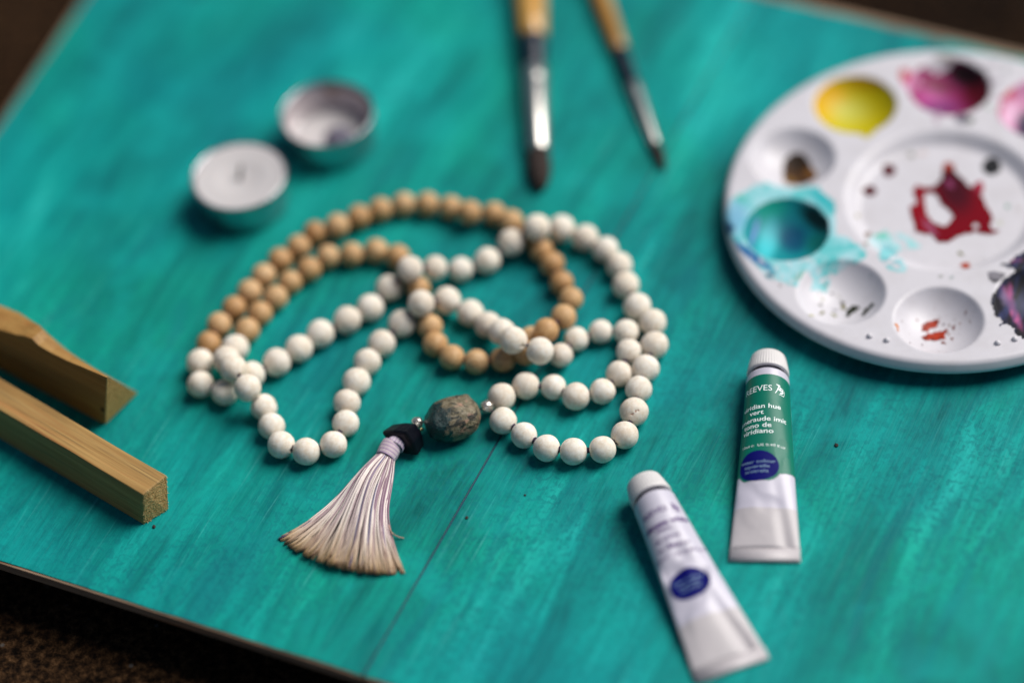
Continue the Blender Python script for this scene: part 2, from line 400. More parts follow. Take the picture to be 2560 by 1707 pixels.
b0 = at(263, 1062, 0); bR = at(345, 982, 0); axb = (at(0, 923, 0) - b0).normalized(); rot_b = math.atan2(axb.y, axb.x)
MT['wedge'] = wood('golden wedge wood', (.24, .115, .022), (.40, .225, .062), rot_b, .4, .6, 0)
MT['wedge_end'] = end_grain('wedge end', (.50, .25, .06), (.74, .44, .15))
hW = .0262; top0 = at(266, 943, hW)
prof = [(266, 943, 263, 1062, .0008), (210, 919, None, None, .0022), (168, 902, None, None, .0034), (126, 881, None, None, .0048), (94.7, 862, None, None, .0056), (80, 847, None, None, .0060), (62, 840, None, None, .0073), (42, 837, None, None, .0085), (0, 824, None, None, .0105), (-60, 800, None, None, .0105), (-130, 770, None, None, .0105)]
rows = []; nb = Vector((-axb.y, axb.x, 0)); nb = nb if nb.y > 0 else -nb; back = bR - b0
for (u, v, _, __, wS) in prof:
    # ridge point: above the bottom front line; find the height where the view ray meets the upright front face
    d = at(u, v, 0) - Vector((0, 0, CAM_H)); o0 = Vector((0, 0, CAM_H)); t = (b0 - o0).dot(nb) / d.dot(nb); R_ = o0 + d * t
    s = (R_ - b0).dot(axb); bf = b0 + axb * (s if rows else 0); rows.append([bf, R_, R_ + nb * wS - Vector((0, 0, .0006)), bf + back * (1.0) + axb * 0])
wedge, wb = hull_box(None, rows, 'wooden_wedge', 'golden wooden wedge with a chipped ridge and a triangular end, behind the stick', 'wood block', MT['wedge'], None, MT['wedge_end'], .0004)
# nail hole near the end
hp = at(257.5, 1024, 0); d = hp - Vector((0, 0, CAM_H)); o0 = Vector((0, 0, CAM_H)); P = o0 + d * ((b0 - o0).dot(nb) / d.dot(nb))
me = lathe_mesh('nail_hole', [(.0, .0), (.0009, .0001), (.0011, 0.0)], 16); o = link('nail_hole', me, Mat('hole dark', (.01, .006, .003), .9).m, wedge)
o.matrix_local = Matrix.Translation(local(wedge, P - nb * .00012)) @ frame(-nb)

# ================================================================ TEALIGHTS
alu = Mat('brushed aluminium', (.48, .48, .51), .26, 1.0); alu.bump(alu.noise(alu.coords(), 160, 3, .5), .0004, .25); MT['alu'] = alu.m
wax = Mat('white wax', (.50, .475, .48), .6, Subsurface_Weight=.25); wax.b.inputs['Subsurface Radius'].default_value = (1, .8, .7); wax.b.inputs['Subsurface Scale'].default_value = .003; MT['wax'] = wax.m
shade_mat = Mat('painted wall shade', (.30, .20, .15), .6).m
def tealight(u, v, h, label, full):
    c = at(u, v, h); root = empty('tealight_candle', (c.x, c.y, 0), label, 'candle', 'tealights at the far left'); R0 = .0184
    wob = lambda a, z: .006 * math.sin(a * 24) * (1 if z < h * .75 else 0)
    prof = [(0, .0004), (R0 - .0022, .0004), (R0 - .0012, 0), (R0 - .0006, .0012), (R0 - .0002, h * .5), (R0, h * .9), (R0 + .0002, h - .0003), (R0 + .0001, h), (R0 - .0003, h - .0001), (R0 - .001, h * .9), (R0 - .0014, .002), (R0 - .0026, .0012), (0, .0010)]
    link('cup', lathe_mesh('cup', prof, 144, wob), MT['alu'], root)
    if full:
        z = h - .0009; pw = [(R0 - .00105, z - .004), (R0 - .00105, z + .0006), (R0 - .0016, z + .0003), (R0 * .75, z), (R0 * .55, z - .0001), (R0 * .42, z - .0008), (R0 * .25, z - .0014), (.0012, z - .0016), (0, z - .0016)]
        w = link('wax', lathe_mesh('wax', pw, 64), MT['wax'], root)
        tip = [(0, 0), (.0007, 0), (.0007, .004), (.0005, .0062), (0, .0065)]; o = link('wick', lathe_mesh('wick', tip, 10), Mat('burnt wick', (.07, .07, .06), .9).m, root)
        o.location = (0, 0, z - .0017); o.rotation_euler = (rad(-28), rad(14), 0)
    else:
        pw = [(R0 - .0026, .0013), (R0 - .004, .0032), (R0 * .6, .0036), (.004, .0030), (0, .0030)]
        link('wax', lathe_mesh('wax', pw, 64), MT['wax'], root)
        link('wax_lining', lathe_mesh('wax_lining', [(R0 - .0012, h * .93), (R0 - .00155, h * .7), (R0 - .0018, .004), (R0 - .003, .0030)], 72, None, False), Mat('waxy lining', (.56, .50, .51), .6, .1).m, root)
        o = link('wick_holder', lathe_mesh('wick_holder', [(0, .0), (.0056, 0), (.0056, .0005), (.0014, .0009), (.0011, .0038), (.0005, .0039), (.0005, .0065), (0, .0066)], 24), Mat('dark metal', (.20, .19, .26), .5, .5).m, root)
        o.location = (.0030, -.0022, .0036)
        # shade on the right and far inner wall, painted as a brown strip
        V = []; Fc = []; n = 40
        for i in range(n + 1):
            a = rad(-20 + 115 * i / n); e = math.sin(math.pi * i / n) ** .5
            for zz in (h * .9 - .001 - e * .008, h * .93):
                r = R0 - .00132 - .0004 * (zz < h * .7); V.append((r * math.cos(a), r * math.sin(a), zz))
        for i in range(n): Fc.append((2 * i, 2 * i + 1, 2 * i + 3, 2 * i + 2))
        link('wall_shade', mesh('wall_shade', V, Fc), shade_mat, root)
    return root
tealight(597, 439, .0150, 'white wax tealight in a metal cup, nearer and left of the pair', True)
tealight(817.4, 283.5, .0155, 'burnt-down hollow tealight cup, farther and right of the pair', False)

# ================================================================ PAINT BRUSHES
hw = Mat('varnished handle', (.50, .24, .035), .3, Coat_Weight=.5); hw.color(hw.ramp(hw.noise(hw.coords((30, 30, 2)), 8, 3, .5), [(.35, (.30, .13, .018)), (.65, (.62, .33, .06))])); MT['handle'] = hw.m
MT['band'] = Mat('navy lacquer', (.002, .008, .022), .35, Coat_Weight=.15).m
MT['ferrule'] = Mat('nickel ferrule', (.50, .485, .46), .32, 1.0).m
bh = Mat('dark bristle', (.020, .008, .005), .8); bh.bump(bh.noise(bh.coords((1, 1, .02)), 2600, 2, .5), .0005, 1.0); MT['bristle'] = bh.m
def brush(p_tip, p_bri, p_fer, p_band, p_end, radii, label, flare):
    """points in the photo along the axis; radii: bristle base, ferrule start, handle"""
    rb, rf, rh = radii
    T = at(*p_tip, rb * .55); E = at(*p_end, rh); d = (E - T).normalized(); L = (E - T).length
    def s_of(p, r): 
        q = at(*p, r); return (q - T).dot(d)
    sb_, sf_, sn_ = s_of(p_bri, rb), s_of(p_fer, rf), s_of(p_band, rh)
    root = empty('paint_brush', T, label, 'paintbrush', 'paintbrushes at the top of the board')
    F4 = frame(d)
    def part(name, prof, mat, n=32, sx=1.0):
        o = link(name, lathe_mesh(name, prof, n), mat, root); o.matrix_local = F4; return o
    part('bristles', [(0, 0), (rb * .30, .0005), (rb * .62, .0022), (rb * .92 * flare, .0065), (rb * 1.04 * flare, sb_ * .55), (rb * 1.06 * flare, sb_ * .7), (rb * .97, sb_), (rb * .9, sb_ + .004)], MT['bristle'])
    fl = sf_ - sb_; c1, c2 = sb_ + fl * .55, sb_ + fl * .8
    part('ferrule', [(rb * .9, sb_ + .0006), (rb * 1.0, sb_), (rb * 1.04, sb_ + .0004), (rb * 1.03 + (rf - rb) * .55, c1), (rf * .98, c2), (rf * .965, c2 + .0006), (rf * .985, c2 + .0012), (rf * 1.0, sf_), (rf * .97, sf_ + .0002), (rf * .93, sf_ + .0004)], MT['ferrule'], 48)
    part('band', [(rf * .93, sf_ - .001), (rf * .95, sf_ + .0006), (rh * .93, sn_ - .004), (rh * .97, sn_), (rh * .9, sn_ + .0001)], MT['band'])
    part('handle', [(rh * .9, sn_ - .0005), (rh * .965, sn_), (rh * 1.02, sn_ + .01), (rh * 1.12, sn_ + .03), (rh * .95, sn_ + .07), (rh * .55, sn_ + .14), (rh * .35, sn_ + .17), (0, sn_ + .172)], MT['handle'])
brush((1351, 474), (1352, 377), (1342, 173), (1335, 97), (1326, -10), (.0044, .0053, .0060), 'thicker paintbrush with navy band and dark round bristles, left of the two', 1.0)
brush((1661, 424), (1640, 362), (1588, 212), (1549, 127), (1501, -10), (.0022, .0031, .0034), 'thinner paintbrush lying slanted, right of the two', .95)

# ================================================================ PAINT PALETTE (tray with ten wells round a mixing dish)
PZ = .011; PC = at(2361, 497, PZ); RING, WR, WD, A0, PR, CR = .0614, .01635, .0078, 1.35728, .0832, .0382, 
def rot_wells():
    return [(RING * math.cos(A0 + k * math.pi / 5), RING * math.sin(A0 + k * math.pi / 5)) for k in range(10)]
WELLS = rot_wells()
WRS = (WR ** 2 + WD ** 2) / (2 * WD)
def height(x, y):
    """top surface of the tray below its rim plane, palette-local metres"""
    r = np.hypot(x, y); h = np.zeros_like(r)
    t = np.clip((CR - r) / .0072, 0, 1); h -= .0042 * t * t * (3 - 2 * t)
    for wx, wy in WELLS:
        d = np.hypot(x - wx, y - wy)
        b = -(np.sqrt(np.maximum(WRS ** 2 - d ** 2, 1e-9)) - (WRS - WD))
        k = .0005; b = np.where(d < WR + .002, b, .01)
        hh = np.clip(.5 + .5 * (b - h) / k, 0, 1); h = b + (h - b) * hh - k * hh * (1 - hh)
    t = np.clip((r - (PR - .0030)) / .0030, 0, 1); h -= .0030 * (1 - np.sqrt(np.maximum(1 - t * t, 0)))
    return h
pal = empty('paint_palette', (PC.x, PC.y, 0), 'round white plastic palette with ten wells of used watercolour paint', 'palette')
pl = Mat('white plastic', (.58, .565, .61), .40); pl.b.inputs['Specular IOR Level'].default_value = .45
pl.color(pl.mix((.58, .565, .61), (.50, .48, .51), pl.ramp(pl.noise(pl.coords(), 90, 4, .6), [(.45, (0, 0, 0)), (.7, (.6,) * 3)]))); pl.bump(pl.noise(pl.coords(), 500, 2, .5), .00006, .4)
def polar(nr, nt, rmax, dz, flip=False):
    rs = np.linspace(0, 1, nr + 1)[1:] ** .92 * rmax; th = np.linspace(0, 2 * np.pi, nt, endpoint=False)
    Rg, Tg = np.meshgrid(rs, th, indexing='ij'); X = Rg * np.cos(Tg); Y = Rg * np.sin(Tg); Z = height(X, Y) + PZ + dz
    V = np.stack([X, Y, Z], -1).reshape(-1, 3); V = np.vstack([V, [[0, 0, float(height(np.array([0.]), np.array([0.]))[0]) + PZ + dz]]]); c = len(V) - 1
    i, j = np.meshgrid(np.arange(nr - 1), np.arange(nt), indexing='ij'); j2 = (j + 1) % nt
    q = np.stack([i * nt + j, (i + 1) * nt + j, (i + 1) * nt + j2, i * nt + j2], -1).reshape(-1, 4)
    if flip: q = q[:, ::-1]
    F_ = [tuple(int(k) for k in r) for r in q] + [((k, (k + 1) % nt, c) if not flip else ((k + 1) % nt, k, c)) for k in range(nt)]
    return V, F_
V1, F1 = polar(150, 540, PR, 0)
V2, F2 = polar(50, 180, PR - .0015, -.0013, True)
n1 = len(V1); V = np.vstack([V1, V2]); Fc = list(F1) + [tuple(k + n1 for k in f) for f in F2]
# skirt below the rim: out and down, then back up inside
nt = 540; base = 149 * nt; prof = [(PR + .0002, PZ - .0034), (PR + .0003, PZ - .0044), (PR + .0001, PZ - .0048), (PR - .0007, PZ - .0047), (PR - .0012, PZ - .0035)]
prev = [base + k for k in range(nt)]; extra = []
for (r, z) in prof:
    cur = []
    for k in range(nt):
        a = 2 * math.pi * k / nt; cur.append(len(V) + len(extra)); extra.append((r * math.cos(a), r * math.sin(a), z))
    for k in range(nt): Fc.append((prev[k], cur[k], cur[(k + 1) % nt], prev[(k + 1) % nt]))
    prev = cur
V = np.vstack([V, np.array(extra)])
link('tray', mesh('tray', V.tolist(), Fc), pl.m, pal)
bmsh = lathe_mesh('bump', [(0, .0013), (.0006, .0012), (.0011, .0005), (.0013, -.0001)], 16)
for (u, v) in ((2174, 841), (2217, 851), (2494, 858), (2537, 848.5)):
    P = at(u, v, PZ); o = link('bump', bmsh, pl.m, pal); o.location = local(pal, P)

def in_poly(u, v, poly):
    inside = np.zeros(u.shape, bool); n = len(poly)
    for i in range(n):
        x1, y1 = poly[i]; x2, y2 = poly[(i + 1) % n]
        c = ((y1 > v) != (y2 > v)) & (u < (x2 - x1) * (v - y1) / (y2 - y1 + 1e-12) + x1); inside ^= c
    return inside
def ell(u, v, cx, cy, rx, ry, a=0.0):
    c, s = math.cos(rad(a)), math.sin(rad(a)); du, dv = u - cx, v - cy
    return np.hypot((du * c + dv * s) / rx, (-du * s + dv * c) / ry)
def soft(d, w=.25):  # 1 inside, 0 outside an ellipse distance of 1
    t = np.clip((1 + w - d) / (2 * w), 0, 1); return t * t * (3 - 2 * t)
WHITE = np.array([.58, .565, .61])
def paint(name, box, fn, mat, lift=.00007, step=.0004):
    """box in photo pixels; fn(u,v,x,y) -> (mask, colours). Film of paint following the tray surface"""
    cs = [at(u, v, PZ - .004) for u in (box[0], box[2]) for v in (box[1], box[3])]
    x0, x1 = min(c.x for c in cs) - PC.x - .002, max(c.x for c in cs) - PC.x + .002; y0, y1 = min(c.y for c in cs) - PC.y - .002, max(c.y for c in cs) - PC.y + .002
    nx, ny = int((x1 - x0) / step) + 1, int((y1 - y0) / step) + 1
    X, Y = np.meshgrid(np.linspace(x0, x1, nx), np.linspace(y0, y1, ny), indexing='ij')
    Z = height(X, Y) + PZ; P = np.stack([X + PC.x, Y + PC.y, Z], -1).reshape(-1, 3)
    u, v = to_px(P); u = u.reshape(X.shape); v = v.reshape(X.shape)
    wu = fbm(X * 900, Y * 900, 21, 3) * 9; wv = fbm(X * 900, Y * 900, 31, 3) * 9
    m, col = fn(u + wu, v + wv, X, Y); m &= (np.hypot(X, Y) < PR + .0002)
    cell = m[:-1, :-1] & m[1:, :-1] & m[1:, 1:] & m[:-1, 1:]
    idx = np.arange(nx * ny).reshape(nx, ny); I, J = np.nonzero(cell)
    if len(I) == 0: return None
    q = np.stack([idx[I, J], idx[I + 1, J], idx[I + 1, J + 1], idx[I, J + 1]], 1); used, inv = np.unique(q, return_inverse=True); q = inv.reshape(q.shape)
    e = m.astype(float); lf = lift
    VV = np.stack([X.ravel(), Y.ravel(), (Z + lf).ravel()], 1)[used]
    me = mesh(name, VV.tolist(), [tuple(int(k) for k in r) for r in q]); set_col(me, col.reshape(-1, 3)[used])
    return link(name, me, mat, pal)
dry = vcol('dried watercolour', .5); wet = vcol('glossy paint pool', .14); wet2 = vcol('satin paint', .5)
for m_ in (dry, wet2): m_.node_tree.nodes['Principled BSDF'].inputs['Specular IOR Level'].default_value = .2
def const(u, c): return np.broadcast_to(np.array(c, float), u.shape + (3,)).copy()
def over(col, c, a): return col * (1 - a[..., None]) + np.array(c) * a[..., None]
def well_ang(k): return WELLS[k % 10]
def well_d(X, Y, k): wx, wy = well_ang(k); return np.hypot(X - wx, Y - wy) / WR
# yellow
def f(u, v, X, Y):
    d = well_d(X, Y, 1) + fbm(X * 500, Y * 500, 3) * .02; m = (d < 1.0) | in_poly(u, v, [(2085, 325), (2150, 338), (2168, 349), (2180, 338), (2222, 305), (2150, 290)])
    col = const(u, (.46, .39, .003)); col = over(col, (.60, .34, .0), soft(ell(u, v, 2072, 252, 45, 50), .5)); col = over(col, (.40, .26, .0), soft(ell(u, v, 2165, 205, 70, 22), .6)); col = over(col, (.46, .45, .06), soft(ell(u, v, 2125, 280, 45, 28), .8))
    return m, col
paint('yellow_paint', (2010, 170, 2260, 360), f, wet2)
# magenta
def f(u, v, X, Y):
    d = well_d(X, Y, 0) + fbm(X * 420, Y * 420, 7) * .09
    m = ((d < .99) & ~in_poly(u, v, [(2330, 100), (2378, 160), (2360, 178), (2345, 185), (2285, 150)])) | (ell(u, v, 2318, 186, 20, 14) < 1)
    col = const(u, (.24, .02, .10)); col = over(col, (.36, .05, .22), soft(ell(u, v, 2335, 245, 40, 28), .7)); col = over(col, (.16, .035, .14), soft(ell(u, v, 2350, 270, 50, 14), .6))
    col = over(col, (.10, .004, .012), soft(ell(u, v, 2450, 225, 45, 55, 20), .5)); col = over(col, (.012, .003, .005), soft(ell(u, v, 2412, 186, 48, 32, 15), .4)); col = over(col, (.12, .006, .03), soft(ell(u, v, 2350, 222, 40, 12, 15), .7))
    return m, col
paint('magenta_paint', (2270, 130, 2490, 300), f, wet2)
def f(u, v, X, Y):
    n = fbm(X * 260, Y * 260, 41, 3); d1 = ell(u, v, 2278, 203, 26, 26); d2 = ell(u, v, 2260, 188, 14, 18)
    m = (d1 < 1) | (d2 < 1); col = over(const(u, WHITE), (.62, .26, .46), soft(d1, .6)); col = over(col, (.45, .04, .05), soft(d2, .3)); return m, col
paint('pink_splash', (2230, 155, 2320, 245), f, dry)
for cx, cy, rx, ry, c in ((2364, 146, 28, 12, (.34, .32, .30)), (2480, 163, 18, 9, (.42, .40, .44)), (2515, 176, 9, 10, (.36, .38, .40)), (2490, 204, 16, 9, (.40, .37, .42)), (2472, 268, 9, 8, (.34, .42, .36)), (2404, 298, 18, 14, (.13, .12, .16)), (2424, 302, 12, 9, (.10, .12, .09)), (2342, 296, 10, 18, (.42, .33, .40))):
    def f(u, v, X, Y, cx=cx, cy=cy, rx=rx, ry=ry, c=c):
        d = ell(u, v, cx, cy, rx, ry); return d < 1.05, over(const(u, WHITE), c, soft(d, .45))
    paint('grey_smudge', (cx - rx - 8, cy - ry - 8, cx + rx + 8, cy + ry + 8), f, dry)
# pink well at the frame edge
def f(u, v, X, Y):
    d = well_d(X, Y, 9); n = fbm(X * 160, Y * 160, 47, 3)
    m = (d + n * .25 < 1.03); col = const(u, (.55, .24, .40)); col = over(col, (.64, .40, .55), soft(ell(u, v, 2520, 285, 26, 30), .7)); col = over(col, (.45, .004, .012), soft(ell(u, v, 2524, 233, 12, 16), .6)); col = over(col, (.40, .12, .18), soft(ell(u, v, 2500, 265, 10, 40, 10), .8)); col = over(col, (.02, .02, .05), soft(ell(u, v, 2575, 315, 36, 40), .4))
    return m, col
paint('pink_paint', (2475, 190, 2680, 350), f, wet2)
# brown
def f(u, v, X, Y):
    m = in_poly(u, v, [(1955, 440), (1957, 405), (1975, 384), (2005, 380), (2024, 398), (2034, 425), (2046, 436), (2036, 450), (2005, 463), (1975, 464), (1958, 456)])
    col = const(u, (.055, .024, .008)); col = over(col, (.018, .010, .005), soft(ell(u, v, 1995, 405, 30, 22), .6)); col = over(col, (.17, .07, .012), soft(ell(u, v, 2032, 432, 18, 12), .7)); col = over(col, (.16, .085, .02), soft(ell(u, v, 1970, 452, 24, 9, 15), .7)); return m, col
paint('brown_paint', (1935, 365, 2065, 480), f, wet2)
# teal wash that runs over rim and neighbours, then the pool in its well
c2 = lambda L: [(1780 + x / 5.2275, 380 + y / 5.2275) for x, y in L]
def f(u, v, X, Y):
    poly = c2([(340, 560), (480, 470), (680, 385), (860, 450), (1100, 470), (1260, 440), (1390, 450), (1480, 560), (1620, 640), (1620, 800), (1640, 1080), (1800, 1130), (1920, 1210), (2040, 1330), (1960, 1400), (1880, 1470), (1700, 1560), (1540, 1640), (1400, 1700)]) + [(1860 + x / 5.2275, 640 + y / 5.2275) for x, y in [(1150, 200), (1130, 330), (1080, 480), (930, 470), (860, 440), (900, 330), (830, 220), (690, 410), (440, 330), (270, 290), (240, 200), (120, 110)]] + c2([(380, 1330), (290, 1180), (190, 1060), (130, 960), (180, 860), (230, 640)])
    n = fbm(X * 260, Y * 260, 51, 4); n2 = fbm(X * 90, Y * 90, 55, 3); m = in_poly(u + n * 10, v + n * 10, poly)
    col = over(const(u, (.10, .48, .50)), (.33, .60, .66), np.clip(.5 + n * 2.6, 0, 1)); col = over(col, (.16, .38, .58), soft(ell(u, v, 1840, 545, 28, 40), .8) * .8)
    col = over(col, (.03, .38, .42), soft(ell(u, v, 2065, 500, 50, 22, 35), .6)); col = over(col, (.01, .11, .30), soft(ell(u, v, 1880, 640, 60, 11, 36), .5)); col = over(col, (.01, .05, .14), soft(ell(u, v, 1820, 572, 14, 16), .5)); col = over(col, (.02, .16, .22), soft(ell(u, v, 1925, 689, 13, 9), .5))
    col = over(col, (.015, .32, .22), soft(ell(u, v, 2000, 690, 16, 7, -40), .6) * .8); col = over(col, (.05, .42, .30), soft(ell(u, v, 1852, 497, 14, 7), .7) * .7)
    lightstreak = np.clip(fbm(u / 7, v / 11, 61, 2) * 3, 0, .6) * (v > 640); col = over(col, WHITE, lightstreak); return m, col
paint('teal_wash', (1790, 430, 2190, 760), f, dry, .00005)
def f(u, v, X, Y):
    d = well_d(X, Y, 3) + fbm(X * 300, Y * 300, 63) * .05; m = d < 1.0
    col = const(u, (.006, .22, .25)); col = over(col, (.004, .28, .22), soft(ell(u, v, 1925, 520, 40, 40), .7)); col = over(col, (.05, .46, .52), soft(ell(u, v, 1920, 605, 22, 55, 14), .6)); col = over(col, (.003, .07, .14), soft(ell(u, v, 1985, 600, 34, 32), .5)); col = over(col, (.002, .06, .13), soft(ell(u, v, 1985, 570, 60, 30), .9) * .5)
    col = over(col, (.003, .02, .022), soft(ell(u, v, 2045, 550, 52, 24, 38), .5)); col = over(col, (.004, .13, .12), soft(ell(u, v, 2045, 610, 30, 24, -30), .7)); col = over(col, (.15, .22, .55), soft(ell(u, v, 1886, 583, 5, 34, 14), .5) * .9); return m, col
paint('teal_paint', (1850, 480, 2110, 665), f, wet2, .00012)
# marks in the grey well
c3 = lambda L: [(1860 + x / 5.2275, 640 + y / 5.2275) for x, y in L]
def f(u, v, X, Y):
    m = in_poly(u, v, c3([(1320, 800), (1340, 700), (1400, 660), (1440, 640), (1520, 650), (1520, 690), (1450, 730), (1380, 790)])) | in_poly(u, v, c3([(1520, 770), (1560, 700), (1660, 630), (1710, 600), (1710, 640), (1640, 720), (1550, 790)]))
    col = const(u, (.018, .022, .010))
    dots = [(1040, 570, 30, 18), (1000, 640, 38, 20), (1020, 745, 55, 20), (1145, 495, 26, 26), (1235, 530, 40, 18), (1290, 610, 34, 34), (1300, 680, 36, 36), (1200, 715, 50, 14), (1180, 775, 46, 20), (980, 510, 20, 14), (1070, 380, 22, 22), (1200, 600, 34, 10), (1650, 270, 22, 28), (470, 390, 20, 18), (890, 780, 60, 10), (1110, 650, 22, 9)]
    rng = np.random.RandomState(5)
    for k, (x, y, rx, ry) in enumerate(dots):
        d = ell(u, v, 1860 + x / 5.2275, 640 + y / 5.2275, rx / 5.2275, ry / 5.2275, -25 if k == 2 else 15); m |= d < 1
        c = [(.22, .22, .08), (.14, .13, .12), (.16, .15, .05), (.10, .10, .12)][k % 4]; c = (.03, .16, .13) if k in (10, 12) else c; c = (.42, .40, .22) if k == 14 else c
        col = np.where((d < 1)[..., None], np.array(c), col)
    return m, col
o = paint('paint_specks', (1930, 650, 2210, 810), f, dry, .00010, .0003); o['kind'] = 'stuff'
# red-brown specks in the front well
c4 = lambda L: [(2160 + x / 5.2275, 640 + y / 5.2275) for x, y in L]
def f(u, v, X, Y):
    m = in_poly(u, v, c4([(745, 985), (750, 900), (800, 855), (890, 850), (930, 815), (990, 830), (985, 880), (950, 925), (880, 960), (830, 1000)])) | in_poly(u, v, c4([(735, 1070), (800, 1020), (900, 1000), (1000, 975), (1090, 950), (1105, 985), (1060, 1030), (1060, 1080), (940, 1112), (800, 1100)])) | in_poly(u, v, c4([(395, 880), (440, 880), (465, 980), (455, 1000), (420, 940)]))
    col = over(const(u, (.36, .026, .005)), (.16, .014, .004), np.clip(.5 + fbm(X * 900, Y * 900, 71) * 3, 0, 1)); col = np.where((u < 2160 + 480 / 5.2)[..., None], np.array((.55, .17, .02)), col)
    dots = [(500, 855, 12, 22), (700, 845, 18, 24), (760, 755, 14, 16), (800, 690, 12, 22), (915, 695, 12, 18), (1040, 890, 20, 18), (1120, 905, 14, 22), (1170, 940, 26, 34), (1150, 1070, 24, 22), (1040, 1140, 40, 22), (1110, 1020, 16, 20), (1320, 740, 16, 30), (1380, 850, 10, 26), (1260, 940, 10, 22), (1255, 1020, 10, 18), (1185, 830, 12, 20), (1160, 1110, 12, 16), (765, 1165, 14, 16), (590, 1000, 10, 14), (615, 1095, 9, 14), (605, 1130, 12, 10), (975, 1245, 12, 6), (1075, 770, 10, 12), (1170, 655, 10, 12), (1080, 830, 40, 6), (1410, 770, 8, 18), (1240, 1070, 6, 20), (985, 800, 10, 12), (1250, 880, 20, 12)]
    for k, (x, y, rx, ry) in enumerate(dots):
        d = ell(u, v, 2160 + x / 5.2275, 640 + y / 5.2275, rx / 5.2275, ry / 5.2275); m |= d < 1
        c = (.16, .03, .012) if k in (7, 8, 9, 11, 1) else [(.20, .12, .08), (.26, .10, .05), (.12, .08, .09)][k % 3]; col = np.where((d < 1)[..., None], np.array(c), col)
    return m, col
o = paint('paint_specks', (2215, 710, 2470, 890), f, wet2, .00010, .00025); o['kind'] = 'stuff'
# black and pink well at the right edge
c8 = lambda L: [(2400 + x / 5.6, 600 + y / 5.6) for x, y in L]
BLK = c8([(1100, 60), (896, 150), (780, 220), (700, 285), (690, 320), (600, 330), (555, 355), (620, 380), (700, 400), (760, 410), (770, 440), (680, 490), (590, 560), (530, 650), (500, 700), (480, 660), (480, 700), (500, 730), (450, 760), (435, 860), (450, 960), (470, 1010), (455, 1060), (500, 1065), (560, 1100), (580, 1140), (540, 1190), (560, 1210), (620, 1180), (690, 1190), (740, 1215), (760, 1260), (740, 1290), (800, 1330), (896, 1390), (1100, 1480), (1500, 1450), (1700, 900), (1500, 150)])
def f(u, v, X, Y):
    m = in_poly(u, v, BLK) | in_poly(u, v, c8([(380, 450), (460, 430), (560, 450), (660, 480), (610, 530), (540, 590), (440, 600), (385, 550)]))
    col = const(u, (.010, .010, .014)); st = fbm(u / 9 + v / 30, v / 45, 81, 3)
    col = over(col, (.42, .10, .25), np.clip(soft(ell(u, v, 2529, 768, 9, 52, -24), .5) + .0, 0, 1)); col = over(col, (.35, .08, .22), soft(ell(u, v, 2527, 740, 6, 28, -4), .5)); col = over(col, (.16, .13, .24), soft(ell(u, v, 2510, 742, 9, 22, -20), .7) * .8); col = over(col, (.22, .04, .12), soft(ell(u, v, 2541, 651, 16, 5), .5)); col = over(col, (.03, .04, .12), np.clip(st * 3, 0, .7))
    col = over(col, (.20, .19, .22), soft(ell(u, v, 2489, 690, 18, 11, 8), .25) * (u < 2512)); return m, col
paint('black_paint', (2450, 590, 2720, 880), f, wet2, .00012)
# red blot in the mixing dish
c7 = lambda L: [(2250 + x / 5.226, 380 + y / 5.226) for x, y in L]
RED = c7([(555, 165), (620, 130), (710, 165), (735, 270), (840, 350), (890, 430), (940, 450), (1010, 385), (1100, 390), (1100, 480), (1070, 560), (1130, 700), (1215, 840), (1185, 980), (1220, 1020), (1320, 1035), (1240, 1070), (1150, 1085), (960, 1058), (820, 1085), (650, 1180), (500, 1185), (400, 1080), (200, 1045), (115, 720), (220, 665), (155, 520), (200, 440), (330, 465), (430, 450), (520, 370), (560, 270)])
HOLE = c7([(325, 560), (400, 530), (480, 590), (540, 690), (640, 770), (695, 850), (640, 930), (590, 975), (500, 950), (360, 840), (325, 700)])
def f(u, v, X, Y):
    m = in_poly(u, v, RED) & ~in_poly(u, v, HOLE) & (ell(u, v, 2439.5, 566, 7, 7) > 1)
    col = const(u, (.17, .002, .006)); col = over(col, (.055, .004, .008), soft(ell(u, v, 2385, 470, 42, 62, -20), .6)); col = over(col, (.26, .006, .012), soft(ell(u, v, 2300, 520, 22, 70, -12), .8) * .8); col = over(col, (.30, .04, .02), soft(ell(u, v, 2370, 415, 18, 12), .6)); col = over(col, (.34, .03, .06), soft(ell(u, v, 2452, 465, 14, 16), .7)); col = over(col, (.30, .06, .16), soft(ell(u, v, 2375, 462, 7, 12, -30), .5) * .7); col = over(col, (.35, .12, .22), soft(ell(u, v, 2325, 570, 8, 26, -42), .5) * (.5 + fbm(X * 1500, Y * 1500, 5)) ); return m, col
paint('red_paint', (2260, 395, 2515, 620), f, wet, .00028, .0003)
